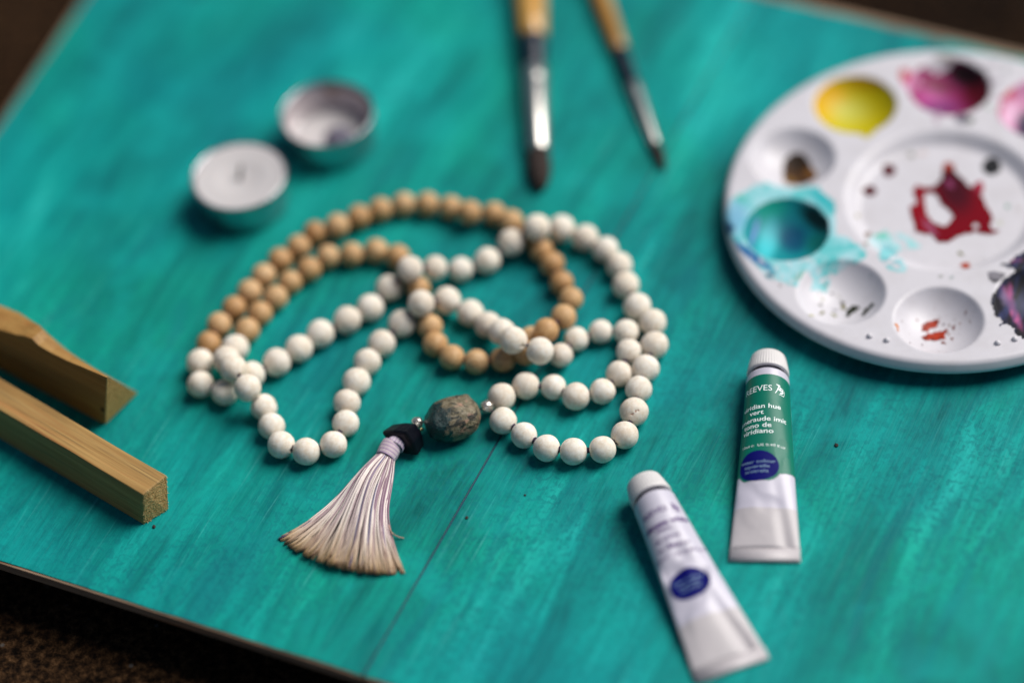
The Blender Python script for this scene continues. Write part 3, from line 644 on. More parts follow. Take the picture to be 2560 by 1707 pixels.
for cx, cy, rx, ry, c in ((2222.7, 427, 18, 17, (.09, .012, .02)), (2174.6, 478, 20, 13, (.08, .006, .012)), (2277.5, 388.4, 9, 8, (.25, .25, .22)), (2478.7, 416.4, 25, 23, (.008, .009, .012)), (2518, 516, 8, 7, (.26, .38, .34)), (2401, 634.5, 7, 7, (.18, .17, .08)), (2414.6, 664, 14, 8, (.36, .06, .03)), (2170, 587, 9, 9, (.22, .17, .15)), (2143, 540, 8, 7, (.42, .40, .34)), (2352, 690, 8, 5, (.38, .38, .38)), (2379, 694, 5, 5, (.3, .36, .36)), (2308, 384, 12, 7, (.55, .46, .46)), (2500, 558, 7, 6, (.50, .50, .42)), (2165, 610, 8, 6, (.36, .33, .30)), (2481, 859 + 13, 2.5, 2.5, (.02, .02, .02)), (2460, 640, 7, 6, (.55, .54, .58)), (2545, 520, 6, 7, (.5, .46, .46)), (2290, 640, 4, 4, (.5, .5, .5))):
    def f(u, v, X, Y, cx=cx, cy=cy, rx=rx, ry=ry, c=c): return ell(u, v, cx, cy, rx, ry) < 1, const(u, c)
    paint('paint_drop', (cx - rx - 6, cy - ry - 6, cx + rx + 6, cy + ry + 6), f, wet2, .00009, .0003)
c2b = lambda L: [(1780 + x / 3.0154, 480 + y / 3.0154) for x, y in L]
def f(u, v, X, Y):
    n = fbm(X * 380, Y * 380, 91, 3); m = in_poly(u, v, c2b([(1190, 340), (1300, 290), (1420, 310), (1560, 380), (1580, 420), (1460, 440), (1400, 450), (1480, 580), (1460, 615), (1330, 590), (1270, 520), (1230, 470), (1150, 420)])) & (n < .13)
    col = over(const(u, (.30, .60, .62)), (.50, .64, .72), np.clip(.5 + n * 3, 0, 1)); col = over(col, (.03, .36, .42), soft(ell(u, v, 2222, 645, 34, 26, 30), .5) * (.75 + n * 2)); col = over(col, (.12, .52, .42), soft(ell(u, v, 2203, 588, 24, 8), .6)); return m, col
paint('teal_smear', (2150, 565, 2320, 695), f, dry, .00006, .0003)

# ================================================================ PAINT TUBES
MT['cap'] = Mat('white ribbed cap', (.62, .60, .60), .45).m
MT['tube_white'] = Mat('white lacquered tube', (.52, .50, .59), .36); MT['tube_white'].bump(MT['tube_white'].noise(MT['tube_white'].coords(), 60, 3, .5), .0006, .5); MT['tube_white'] = MT['tube_white'].m
bare = Mat('bare tube end', (.46, .43, .45), .45, .0); bare.bump(bare.noise(bare.coords(), 90, 3, .5), .0006, .6); MT['bare'] = bare.m
MT['green_label'] = Mat('viridian label', (.001, .15, .10), .42).m; MT['green_label'].node_tree.nodes['Principled BSDF'].inputs['Specular IOR Level'].default_value = .3
MT['blue_disc'] = Mat('navy disc print', (.0015, .003, .12), .6).m; MT['blue_disc'].node_tree.nodes['Principled BSDF'].inputs['Specular IOR Level'].default_value = .12
MT['print_white'] = Mat('white print', (.80, .88, .88), .5).m
MT['print_pale'] = Mat('pale blue print', (.20, .34, .48), .5).m
MT['print_purple'] = Mat('purple print', (.065, .012, .15), .5).m
MT['neck'] = Mat('tube neck', (.42, .40, .45), .4).m
class Tube:
    def __init__(s, sh_px, tail_px, r, tail_w, label, dent=0.0, seed=1, twist=0.0, lw=0.62):
        a = at(*sh_px, r); s.r = r; s.A = Vector((a.x, a.y, 0)); t = at(*tail_px, .0008); s.T = Vector((t.x, t.y, 0))
        s.L = (s.T - s.A).length; s.d = (s.T - s.A).normalized(); s.x = Vector((-s.d.y, s.d.x, 0)); s.tw = tail_w; s.seed = seed; s.dent = dent; s.twist = twist; s.lw = lw
        if s.x.x < 0: s.x = -s.x
        s.root = empty('paint_tube', s.A, label, 'paint tube', 'paint tubes at the front right'); s.off = 0
    def ab(s, t):
        q = min(max(t, 0), 1); b = s.r * (1 - q ** 1.25) + .0007 * q ** 1.25
        if q > .93: b = .0007
        a = s.r + (s.tw - s.r) * (q ** 1.15); return a, b
    def P(s, t, phi, off=0.0):
        a, b = s.ab(t); sn, cs = math.sin(phi), math.cos(phi)
        e = 1.0 + .35 * min(1, t * 2)            # flatter sides towards the tail
        xx = a * math.copysign(abs(sn) ** (1 / e) if False else abs(sn), sn); zz = b * cs
        if s.dent and t > .08 and cs > 0:
            w = float(fbm([t * 7 + s.seed], [phi * 1.1 + s.seed], 13, 2)[0]); fd_ = min(1, (t - .08) / .2); zz -= fd_ * s.dent * cs * max(0, w) * math.sin(math.pi * min(t, .93) / .93) * 2.2
            # folds running down to the corners
            f_ = math.exp(-((phi - .75 + .55 * (1 - t) * 2) / .22) ** 2) * max(0, (t - .45) / .5) * (t < .93); zz -= s.dent * .55 * f_
        n = Vector((sn / a, cs / b)).normalized() if True else None
        n3 = s.x * n.x + Vector((0, 0, n.y))
        return s.A + s.d * (s.L * t) + s.x * xx + Vector((0, 0, zz + b)) + n3 * off
    def grid(s, name, t0, t1, mat, nt=60, nphi=72, off=0.0, keep=None):
        V = []; Fc = []; ts = [t0 + (t1 - t0) * i / nt for i in range(nt + 1)]; ph = [2 * math.pi * j / nphi for j in range(nphi)]
        for t in ts:
            for p in ph: V.append(local(s.root, s.P(t, p if p <= math.pi else p - 2 * math.pi, off)))
        for i in range(nt):
            for j in range(nphi):
                j2 = (j + 1) % nphi
                if keep and not keep((ts[i] + ts[i + 1]) / 2, ((ph[j] + math.pi / nphi) + math.pi) % (2 * math.pi) - math.pi): continue
                Fc.append((i * nphi + j, (i + 1) * nphi + j, (i + 1) * nphi + j2, i * nphi + j2))
        me = mesh(name, V, Fc); bm = bmesh.new(); bm.from_mesh(me); bmesh.ops.delete(bm, geom=[v for v in bm.verts if not v.link_faces], context='VERTS'); bmesh.ops.recalc_face_normals(bm, faces=bm.faces); bm.to_mesh(me); bm.free()
        return link(name, me, mat, s.root)
    def t_of_v(s, v, x=0.0):
        lo, hi = 0.0, 1.0
        for _ in range(30):
            m_ = (lo + hi) / 2; P = s.P(m_, s.phi(m_, x)); vv = to_px(np.array([list(P)]))[1][0]
            if vv < v: lo = m_
            else: hi = m_
        return (lo + hi) / 2
    def phi(s, t, x): a, b = s.ab(t); return max(-3.0, min(3.0, x / ((a + max(b, .3 * a)) / 2)))
    def wrap(s, name, me2, t_c, x_c, mat, off=.00009, rot=0.0):
        """flat mesh (x right, y towards the cap, metres) laid round the tube"""
        c_, s_ = math.cos(rot), math.sin(rot); V = []
        for v in me2.vertices:
            x, y = v.co.x * c_ - v.co.y * s_, v.co.x * s_ + v.co.y * c_; t = t_c - y / s.L; V.append(local(s.root, s.P(t, s.phi(t, x + x_c), off)))
        for v, q in zip(me2.vertices, V): v.co = q
        me2.update(); return link(name, me2, mat, s.root)
    def text(s, body, v, x_c, size, mat, off=.00009, rot=0.0, bold=.0, wide=1.0, name='print'):
        cu = bpy.data.curves.new('text', 'FONT'); cu.body = body; cu.size = size; cu.align_x = 'CENTER'; cu.align_y = 'CENTER'; cu.offset = bold * size; cu.space_character = 1.0
        cu.resolution_u = 3; o = bpy.data.objects.new('text', cu); scene.collection.objects.link(o); bpy.context.view_layer.update()
        dg = bpy.context.evaluated_depsgraph_get(); me = bpy.data.meshes.new_from_object(o.evaluated_get(dg)); bpy.data.objects.remove(o); bpy.data.curves.remove(cu)
        bm = bmesh.new(); bm.from_mesh(me)
        for k in range(2): 
            es = [e for e in bm.edges if e.calc_length() > size * .35]
            if es: bmesh.ops.subdivide_edges(bm, edges=es, cuts=1)
        bmesh.ops.triangulate(bm, faces=bm.faces)
        for v_ in bm.verts: v_.co.x *= wide
        bm.to_mesh(me); bm.free(); me.name = name
        return s.wrap(name, me, s.t_of_v(v, x_c), x_c, mat, off, rot)
    def shape(s, polys, v, x_c, mat, off=.00009, name='emblem', scale=1.0):
        V = []; Fc = []
        for P_ in polys:
            i = len(V); V += [(x * scale, y * scale, 0) for x, y in P_]; Fc.append(tuple(range(i, len(V))))
        me = mesh(name, V, Fc); bm = bmesh.new(); bm.from_mesh(me); bmesh.ops.triangulate(bm, faces=bm.faces); bm.to_mesh(me); bm.free()
        return s.wrap(name, me, s.t_of_v(v, x_c), x_c, mat, off)
    def body(s, white_to=1.0):
        s.grid('body', 0, .62, MT['tube_white'], 70, 72)
        # bare folded end: continues the body
        s.grid('tube_end', s.lw, 1.0, MT['bare'], 60, 72, .00004)
        s.grid('body_lower', .62, .999, MT['tube_white'], 40, 72) if s.lw > .62 else None
        # crimped strip
        V = []; a = s.tw
        for t in (.925, .932, .992, 1.0):
            for sx in (-1, 1):
                for z in (0.0001, .0019 if t in (.932, .992) else .0014): V.append(local(s.root, s.A + s.d * s.L * t + s.x * sx * (a * (.985 + .0 * t)) + Vector((0, 0, z))))
        Fc = []
        for i in range(3):
            k = i * 4; n = k + 4; Fc += [(k + 1, k + 3, n + 3, n + 1), (k, n, n + 2, k + 2), (k, k + 1, n + 1, n), (k + 2, n + 2, n + 3, k + 3)]
        Fc += [(0, 2, 3, 1), (12, 13, 15, 14)]
        me = mesh('crimp', V, Fc); bm = bmesh.new(); bm.from_mesh(me); bmesh.ops.recalc_face_normals(bm, faces=bm.faces)
        bmesh.ops.bevel(bm, geom=list(bm.edges), offset=.0003, segments=2, affect='EDGES'); bm.to_mesh(me); bm.free(); link('crimp', me, MT['bare'], s.root)
        # shoulder cone, neck and cap, all on the tube axis pointing away from the tail
        F4 = Matrix.Translation(local(s.root, s.A + Vector((0, 0, s.r)))) @ frame(-s.d)
        r = s.r
        o = link('shoulder', lathe_mesh('shoulder', [(r * .995, -.0004), (r, 0), (r * .97, .0005), (r * .80, .0017), (r * .62, .0021), (r * .60, .0022)], 64), MT['tube_white'], s.root); o.matrix_local = F4
        o = link('neck', lathe_mesh('neck', [(r * .62, .0015), (r * .62, .0052)], 48), MT['neck'], s.root); o.matrix_local = F4
        n = 46; rc, rt = r * .985, r * .84; L0, L1 = .0028, .0113; V = []; Fc = []; m = n * 4
        prof = [(r * .80, L0 + .002, 0), (r * .82, L0, 0), (rc * .97, L0, 0), (rc, L0 + .0004, .3), (rc * .995, L0 + .0012, 1), ((rc + rt) / 2, (L0 + L1) / 2, 1), (rt, L1 - .0014, 1), (rt * .965, L1 - .0006, .6), (rt * .86, L1 - .0001, 0), (rt * .5, L1, 0), (0.0001, L1, 0)]
        for (pr, pz, k_) in prof:
            for k in range(m):
                a_ = 2 * math.pi * k / m; rr = pr * (1 - .028 * k_ * (1 if k % 4 in (2, 3) else 0)); V.append((rr * math.cos(a_), rr * math.sin(a_), pz))
        for i in range(len(prof) - 1):
            for k in range(m): Fc.append((i * m + k, i * m + (k + 1) % m, (i + 1) * m + (k + 1) % m, (i + 1) * m + k))
        Fc.append(tuple(range((len(prof) - 1) * m, len(prof) * m)))
        me = mesh('cap', V, Fc); bm = bmesh.new(); bm.from_mesh(me); bmesh.ops.recalc_face_normals(bm, faces=bm.faces); bm.to_mesh(me); bm.free()
        o = link('cap', me, MT['cap'], s.root); o.matrix_local = F4; sharp(o, 50)
# abstract seated-hound mark: head wedge, arched spotted body, front leg, curled tail, base line
HOUND = [[(-.95, 1.5), (-.75, 1.62), (-.1, 1.55), (.05, 1.35), (-.05, 1.05), (-.35, 1.05), (-.6, 1.3)],
         [(-.45, 1.0), (-.1, 1.08), (.35, .9), (.7, .45), (.85, 0), (.75, -.35), (.45, -.55), (.0, -.6), (-.1, -.35), (.25, -.15), (.2, .05), (-.2, .1), (-.5, .3), (-.75, -.25), (-1.0, -.7), (-1.25, -.8), (-1.05, -.45), (-.8, .05), (-.62, .55)],
         [(.5, .98), (.62, .95), (1.05, .45), (1.15, -.1), (1.05, -.6), (.85, -.95), (.8, -.9), (.98, -.55), (1.06, -.1), (.96, .42)],
         [(-.35, -.8), (.0, -.72), (.95, -.86), (.9, -1.02), (.1, -.9), (-.3, -.92)]]
HOUND = [[(x, y - .3) for x, y in p] for p in HOUND]
def circle(r, n=48, ry=None): return [(r * math.cos(2 * math.pi * k / n), (ry or r) * math.sin(2 * math.pi * k / n)) for k in range(n)]
def disc_mesh(r):
    V = [(0, 0, 0)]; Fc = []; n = 56; R_ = 7
    for i in range(1, R_ + 1): V += [(r * i / R_ * math.cos(2 * math.pi * k / n), r * i / R_ * math.sin(2 * math.pi * k / n), 0) for k in range(n)]
    for k in range(n): Fc.append((0, 1 + k, 1 + (k + 1) % n))
    for i in range(R_ - 1):
        for k in range(n): a = 1 + i * n; b = a + n; Fc.append((a + k, b + k, b + (k + 1) % n, a + (k + 1) % n))
    return mesh('round_stamp', V, Fc)
# --- green tube
t1 = Tube((1919.5, 955), (1912, 1403), .0078, .0124, 'paint tube with a green label and ribbed white cap, nearest the palette', .0015, 2, lw=.735)
t1.body()
te = t1.t_of_v(1190); tc = t1.t_of_v(1163, -.0024); dr = .0059
def keep(t, p):
    a, b = t1.ab(t); x = p * (a + max(b, .3 * a)) / 2
    if t < .034: return False
    lim = te - .012 + .014 * max(0, 1 - ((x - .0085) / .006) ** 2) * -1
    inc = math.hypot(x + .0024, (t - tc) * t1.L) < dr + .0008
    return t < lim or inc
t1.grid('label', 0.02, .60, MT['green_label'], 230, 160, .00006, keep)
t1.text('REEVES', 973, -.0036, .0034, MT['print_white'], .00012, rot=0.0, wide=1.0)
t1.shape(HOUND, 976, .0046, MT['print_white'], .00012, scale=.00165)
for (cx, cy) in ((-.22, .78), (.25, .5), (.4, -.05)):
    t1.shape([[(cx + .13 * math.cos(k), cy - .3 + .13 * math.sin(k)) for k in [j * .785 for j in range(8)]]], 976, .0046, MT['green_label'], .00018, 'emblem_spot', .00165)
for body, v, x, sz in (('viridian hue', 1015.5, -.0022, .0026), ('vert', 1032, -.0034, .0026), ('\u00e9meraude imit', 1047, -.0020, .0026), ('tono de', 1064, -.0032, .0026), ('viridiano', 1078.5, -.0030, .0026)):
    t1.text(body, v, x, sz, MT['print_white'], .00012, bold=.010, wide=1.13)
t1.text('12ml \u212e  US 0.40 fl.oz', 1112, -.0012, .0013, MT['print_white'], .00012, wide=1.25)
t1.text('water colour aquarelle acuarela', 1085, .0118, .0016, MT['print_white'], .00012, rot=rad(-90))
t1.wrap('round_stamp', disc_mesh(dr), tc, -.0024, MT['blue_disc'], .00012)
for body, v in (('water colour', 1153.5), ('aquarelle', 1165.5), ('acuarela', 1177.5)):
    t1.text(body, v, -.0026, .0017, MT['print_pale'], .00018, wide=1.15)
# --- white tube
t2 = Tube((1637, 1262), (1833, 1676), .0078, .0133, 'white paint tube with purple print, its tail at the front of the board', .0028, 5, lw=.70)
t2.body()
t2.text('REEVES', 1281, -.0030, .0030, MT['print_purple'], .00014)
t2.shape(HOUND, 1268, .0046, MT['print_purple'], .00014, scale=.0014)
for body, v, x, sz, bd in (('chinese white', 1304, -.0008, .0027, .03), ('blanc', 1322, -.0022, .0022, 0), ('de chine', 1343, -.0024, .0022, 0), ('blanco', 1358, .0006, .0022, 0), ('de china', 1366, -.003, .0020, 0), ('12ml \u212e  US 0.40 fl.oz', 1384, -.0006, .0019, 0)):
    t2.text(body, v, x, sz, MT['print_purple'], .00014, bold=bd, wide=1.15)
tc2 = t2.t_of_v(1455, -.0012); t2.wrap('round_stamp', disc_mesh(.0058), tc2, -.0014, MT['blue_disc'], .00016)
for body, v in (('water colour', 1447), ('aquarelle', 1458), ('acuarela', 1469)):
    t2.text(body, v, -.0014, .0015, MT['print_pale'], .00022, wide=1.15)

# ================================================================ BEAD NECKLACE
BEADS = [(-6.0,712.3,5.1,5.08,1),(3.2,716.3,5.0,5.05,1),(13.1,714.4,4.7,4.65,1),(20.8,708.4,5.0,5.05,1),(30.6,709.5,4.8,4.75,1),(37.6,717.0,4.8,4.85,1),(42.3,727.2,4.8,4.75,1),(42.5,737.0,4.7,4.65,1),(33.1,738.9,4.5,4.50,1),(23.8,736.5,4.5,4.50,1),(17.4,728.9,5.3,4.40,1),(9.8,725.5,12.8,5.05,1),(0.6,729.9,15.3,5.06,1),(-3.2,739.6,9.8,5.03,1),(-8.2,747.4,6.0,5.00,1),(-14.2,755.2,5.0,5.05,1),(-22.4,760.9,7.3,5.12,1),(-32.0,756.0,12.6,5.06,1),(-40.1,753.8,5.2,5.15,1),(-48.2,745.1,5.1,5.06,1),(-54.1,736.8,5.1,5.08,1),(-58.6,727.6,5.2,5.20,1),(-62.6,718.2,5.0,4.97,1),(-63.5,708.5,4.9,4.89,1),(-68.5,699.2,4.9,4.92,1),(-78.5,697.3,5.0,4.97,1),(-87.4,701.8,5.1,5.07,1),(-90.6,711.3,4.9,4.91,1),(-93.2,720.7,4.9,4.91,1),(-98.0,724.3,12.6,5.00,1),(-103.0,733.8,13.7,5.01,1),(-105.8,742.5,9.3,5.06,1),(-103.0,751.2,5.2,5.15,1),(-98.3,760.0,4.7,4.72,0),(-93.2,767.7,4.7,4.69,0),(-87.0,774.9,4.7,4.73,0),(-81.2,782.1,4.5,4.48,0),(-73.8,787.5,4.8,4.75,0),(-66.2,793.2,4.6,4.61,0),(-57.0,792.9,4.6,4.56,0),(-47.6,793.2,4.7,4.70,0),(-39.6,788.8,4.7,4.73,0),(-35.4,780.2,4.7,4.65,0),(-32.8,771.5,4.6,4.60,0),(-31.7,761.4,4.7,4.68,0),(-29.7,751.0,4.7,4.68,0),(-28.4,741.9,4.8,4.78,0),(-22.7,734.2,5.1,4.73,0),(-13.9,731.0,4.7,4.69,0),(-4.1,730.5,4.8,4.76,0),(4.4,730.7,6.7,4.67,0),(7.3,739.3,4.6,4.62,0),(13.0,736.5,11.3,4.72,0),(20.1,744.9,8.2,4.72,0),(23.7,755.2,6.2,4.66,0),(21.1,765.5,4.6,4.63,0),(18.5,775.2,5.2,4.70,0),(15.1,783.6,4.5,4.50,0),(11.5,792.3,4.7,4.73,0),(5.0,799.4,5.5,4.71,0),(-1.2,805.6,4.6,4.56,0),(-10.4,806.1,6.4,4.68,0),(-17.6,811.6,4.6,4.61,0),(-26.4,814.8,4.7,4.73,0),(-35.5,816.4,4.5,4.54,0),(-44.7,815.0,4.6,4.62,0),(-53.3,812.3,4.7,4.73,0),(-61.8,807.7,5.9,4.76,0),(-70.7,806.7,4.5,4.53,0),(-77.3,800.1,4.7,4.65,0),(-84.7,794.3,4.7,4.70,0),(-91.2,787.1,4.6,4.64,0),(-96.8,779.3,4.8,4.79,0),(-102.9,772.2,4.6,4.60,0),(-108.8,764.4,4.7,4.70,0),(-112.9,755.6,4.6,4.61,0),(-116.1,745.9,5.2,5.19,1),(-116.3,735.5,4.9,4.93,1),(-107.4,730.2,4.9,4.90,1),(-97.1,736.3,6.1,4.95,1),(-87.7,741.8,5.2,5.21,1),(-79.1,747.4,5.1,5.14,1),(-70.8,753.6,5.1,5.14,1),(-60.4,758.8,5.2,5.17,1),(-51.5,763.8,5.1,5.11,1),(-43.9,772.3,5.5,5.03,1),(-35.0,773.5,13.3,5.02,1),(-25.6,777.5,8.2,4.60,1),(-16.1,778.3,4.7,4.65,1),(-5.7,781.0,5.0,4.97,1),(4.1,786.8,7.5,5.03,1),(14.5,787.8,12.7,5.06,1),(23.8,792.1,6.3,5.10,1),(32.3,786.8,5.1,5.12,1),(39.4,779.5,5.0,4.98,1),(43.6,770.6,5.1,4.95,1),(44.9,760.0,5.1,5.08,1),(47.9,748.5,5.2,5.17,1),(52.7,739.5,5.5,5.14,1),(52.0,728.6,5.1,5.10,1),(47.4,717.9,5.1,5.06,1),(43.8,708.4,5.0,4.95,1),(40.9,697.7,5.3,5.30,1),(36.3,687.6,5.0,4.99,1),(27.7,682.3,4.9,4.87,1),(17.3,682.9,4.9,4.94,1),(7.9,685.9,5.0,4.95,1),(0.4,693.2,4.8,4.80,1),(-6.5,700.9,5.0,4.95,1)]
gx, gy = BEADS[0][0] / 1000 - .012, BEADS[0][1] / 1000 - .006
neck = empty('bead_necklace', (gx, gy, 0), 'long mala necklace of white and wooden beads with a stone and lilac tassel', 'necklace')
def bead_mesh(seed, white):
    """sphere with a drilled hole along Z, slightly out of true"""
    n, m = 30, 44; hole = .16; prof = [(hole * .8, -.80), (hole * .85, -.95)]
    for i in range(n + 1):
        a = -math.pi / 2 + .16 + (math.pi - .32) * i / n; prof.append((math.cos(a), math.sin(a)))
    prof += [(hole * .85, .95), (hole * .8, .80)]
    me = lathe_mesh('bead', prof, m); rr = random.Random(seed); dents = []
    for k in range(9 if white else 3):
        d = Vector((rr.gauss(0, 1), rr.gauss(0, 1), rr.gauss(0, 1))).normalized(); dents.append((d, rr.uniform(.05, .14), rr.uniform(.01, .03)))
    for v in me.vertices:
        u = v.co.normalized(); s = 1 + (.016 if white else .008) * math.sin(3 * u.x + seed) * math.cos(2.3 * u.y + seed * 2) + (.012 if white else .004) * math.sin(4.1 * u.z + seed * 3 + u.x * 2)
        for d, w, h in dents: s -= h * math.exp(-((u - d).length / w) ** 2)
        v.co *= s
    me.materials.append(MT['white_bead'] if white else MT['wood_bead']); me.polygons.foreach_set('use_smooth', [True] * len(me.polygons)); return me
WM = [bead_mesh(k + 1, True) for k in range(6)]; OM = [bead_mesh(k + 31, False) for k in range(4)]
pts = [Vector((b[0], b[1], b[2])) / 1000 for b in BEADS]; rr = random.Random(9)
PITP = at(1585, 1029, .005); PITB = (PITP.x * 1000, PITP.y * 1000)
PITM = bead_mesh(3, True)
cordm = Mat('dark purple cord', (.030, .016, .045), .8).m
km = bmesh.new(); bmesh.ops.create_icosphere(km, subdivisions=3, radius=1)
for v in km.verts: v.co *= 1 + .16 * math.sin(5 * v.co.x + 2) * math.cos(6 * v.co.y) + .12 * math.sin(9 * v.co.z)
kmesh = bm_mesh('knot', km); kmesh.materials.append(cordm); kmesh.polygons.foreach_set('use_smooth', [True] * len(kmesh.polygons))
for i, (x, y, z, r, w) in enumerate(BEADS):
    p = pts[i]; a = pts[max(i - 1, 0)]; b = pts[min(i + 1, len(pts) - 1)]; d = (b - a).normalized()
    if i == 0: d = (pts[1] - p).normalized()
    me = rr.choice(WM if w else OM)
    if w and (Vector((x, y)) - Vector(PITB)).length < 2.5: me = PITM
    o = bpy.data.objects.new('white_bead' if w else 'wooden_bead', me); scene.collection.objects.link(o); o.parent = neck
    d = (d + Vector((rr.uniform(-.12, .12), rr.uniform(-.12, .12), rr.uniform(-.08, .08)))).normalized()
    ML = Matrix.Translation(p - neck.location) @ frame(d) @ Matrix.Rotation(rr.uniform(0, 6.28), 4, 'Z') @ Matrix.Scale(r / 1000 * rr.uniform(.99, 1.01), 4); o.matrix_local = ML
    if me is PITM: PIT_ML = ML
for i in range(len(pts) - 1):
    d = pts[i + 1] - pts[i]; L = d.length; r0 = BEADS[i][3] / 1000; r1 = BEADS[i + 1][3] / 1000; gap = L - r0 - r1
    o = bpy.data.objects.new('knot', kmesh); scene.collection.objects.link(o); o.parent = neck
    mid = pts[i] + d * ((r0 + gap / 2) / L) + Vector((rr.uniform(-.2, .2), rr.uniform(-.5, .1), rr.uniform(.2, .9))) * .0006; s = .00105
    o.matrix_local = Matrix.Translation(mid - neck.location) @ frame(d) @ Matrix.Rotation(rr.uniform(0, 6), 4, 'Z') @ Matrix.Diagonal((s * rr.uniform(.9, 1.25), s * rr.uniform(.9, 1.2), max(s, gap * .62) * 1.1, 1))
# two chips in the top of one bead, facing up and forward  (PIT_DONE)
if True:
    Mi = PIT_ML.to_3x3().inverted(); pm_ = Mat('chip in bead', (.42, .27, .20), .9).m; PITM.materials.append(pm_)
    view = (Vector((0, 0, CAM_H)) - Vector(PIT_ML.translation + neck.location)).normalized()
    for (a_, b_, ln, wd, an) in ((-.14, -.16, .20, .085, .5), (.17, .08, .21, .09, .35)):
        c_ = (view + _rt * a_ + _up * b_).normalized(); e1 = (_rt * math.cos(an) + _up * math.sin(an)); e1 = (e1 - c_ * e1.dot(c_)).normalized(); e2 = c_.cross(e1)
        c_, e1, e2 = [(Mi @ q).normalized() for q in (c_, e1, e2)]
        for v_ in PITM.vertices:
            u = v_.co.normalized() - c_; dd = math.hypot(u.dot(e1) / ln, u.dot(e2) / wd)
            if dd < 1.6 and v_.co.normalized().dot(c_) > 0: v_.co *= 1 - .10 * math.exp(-dd * dd * 1.6)
        for p_ in PITM.polygons:
            u = p_.center.normalized() - c_
            if p_.center.dot(c_) > 0 and math.hypot(u.dot(e1) / ln, u.dot(e2) / wd) < .8: p_.material_index = 1
# --- centre stone and its spacers
guru = at(1218, 1017, .0052); st = at(1131, 1047, .0070); sp2 = at(1043, 1056, .0058); seed_p = at(1052.5, 1074, .0042); blk = at(1013, 1090, .0062)
def cord(name, P, r=.00032, n=8, mat=cordm):
    cu = bpy.data.curves.new(name, 'CURVE'); cu.dimensions = '3D'; sp = cu.splines.new('POLY'); sp.points.add(len(P) - 1)
    for q, p in zip(sp.points, P): q.co = (*local(neck, p), 1)
    cu.bevel_depth = r; cu.bevel_resolution = 2; o = bpy.data.objects.new(name, cu); scene.collection.objects.link(o); bpy.context.view_layer.update()
    me = bpy.data.meshes.new_from_object(o.evaluated_get(bpy.context.evaluated_depsgraph_get())); bpy.data.objects.remove(o); bpy.data.curves.remove(cu); me.name = name
    return link(name, me, mat, neck)
cord('cord', [guru] + pts + [guru]); cord('cord', [guru, st, sp2, blk])
sil = Mat('engraved silver', (.72, .66, .56), .28, 1.0); v = sil.coords()
n1_ = sil.ramp(sil.vor(v, 3.2, 'DISTANCE_TO_EDGE'), [(.03, (0, 0, 0)), (.09, (1, 1, 1))]); sil.color(sil.mix((.16, .11, .07), (.92, .88, .80), n1_)); sil.bump(n1_, .0003, .8); sil.roughness(sil.ramp(n1_, [(0, (.6,) * 3), (1, (.24,) * 3)]))
smesh = lathe_mesh('spacer', [(.28, -.92), (.5, -1), (.78, -.8), (.86, -.72), (1.0, -.3), (1.03, 0), (1.0, .3), (.86, .72), (.78, .8), (.5, 1), (.28, .92)], 40)
for k in range(12):
    pass
smesh.materials.append(sil.m); smesh.polygons.foreach_set('use_smooth', [True] * len(smesh.polygons))
for p, d, r in ((guru, guru - st, .00240), (sp2, st - sp2, .00200)):
    o = bpy.data.objects.new('silver_spacer', smesh); scene.collection.objects.link(o); o.parent = neck; o.matrix_local = Matrix.Translation(local(neck, p)) @ frame(d) @ Matrix.Scale(r, 4)
o = link('gold_seed_bead', lathe_mesh('gold_seed_bead', [(.3, -.6), (.8, -.6), (1, -.2), (1, .2), (.8, .6), (.3, .6)], 20), Mat('gold seed', (.75, .58, .28), .25, 1.0).m, neck); o.matrix_local = Matrix.Translation(local(neck, seed_p)) @ frame(sp2 - seed_p) @ Matrix.Scale(.0010, 4)
# stone: faceted nugget, dark glassy left, earthy right
bm = bmesh.new(); bmesh.ops.create_icosphere(bm, subdivisions=6, radius=1)
from mathutils import noise as mn
facets = [(Vector((rr.gauss(0, 1), rr.gauss(0, 1), rr.gauss(0, 1))).normalized(), rr.uniform(.98, 1.0)) for _ in range(8)] + [(Vector((-.25, -.3, .9)).normalized(), .93), (Vector((.5, .1, .85)).normalized(), .92), (Vector((-.8, .3, .4)).normalized(), .95)]
for v in bm.verts:
    u = v.co.normalized(); q = u.copy()
    q = Vector((math.copysign(abs(q.x) ** .82, q.x), math.copysign(abs(q.y) ** .85, q.y), math.copysign(abs(q.z) ** .9, q.z)))
    for f_, h in facets:
        dd = q.dot(f_) - h
        if dd > 0: q -= f_ * dd * .85
    rough = max(0, min(1, (u.x + .15) * 2.5)); nz = mn.fractal(u * 2.2, 1.0, 2.0, 2) * .03 + mn.fractal(u * 9, 1.0, 2.0, 3) * .010 * rough - max(0, mn.noise(u * 9 + Vector((3, 1, 7))) - .42) * .2 * rough
    v.co = q * (1 + nz)
    # small raised crest at the upper right
    v.co += u * .12 * math.exp(-((u - Vector((.62, .62, .48)).normalized()).length / .17) ** 2)
sm = Mat('moss stone', rough=.35); vv = sm.coords()
sep = sm.node('ShaderNodeSeparateXYZ'); sm.l.new(vv, sep.inputs[0])
n_ = sm.noise(vv, 1.3, 5, .65, .8); f2 = sm.math('ADD', sm.math('MULTIPLY', sm.noise(vv, 2.6, 6, .7), .6), sm.math('MULTIPLY', sm.noise(vv, 11, 5, .75), .4)); f3 = sm.noise(vv, 2.2, 4, .6, 1.2)
side = sm.math('ADD', sm.math('MULTIPLY', sep.outputs[0], .55), sm.math('SUBTRACT', n_, .27))
earth = sm.ramp(f2, [(.34, (.012, .011, .007)), (.41, (.10, .078, .034)), (.50, (.15, .125, .075)), (.60, (.25, .215, .145)), (.70, (.42, .37, .28))])
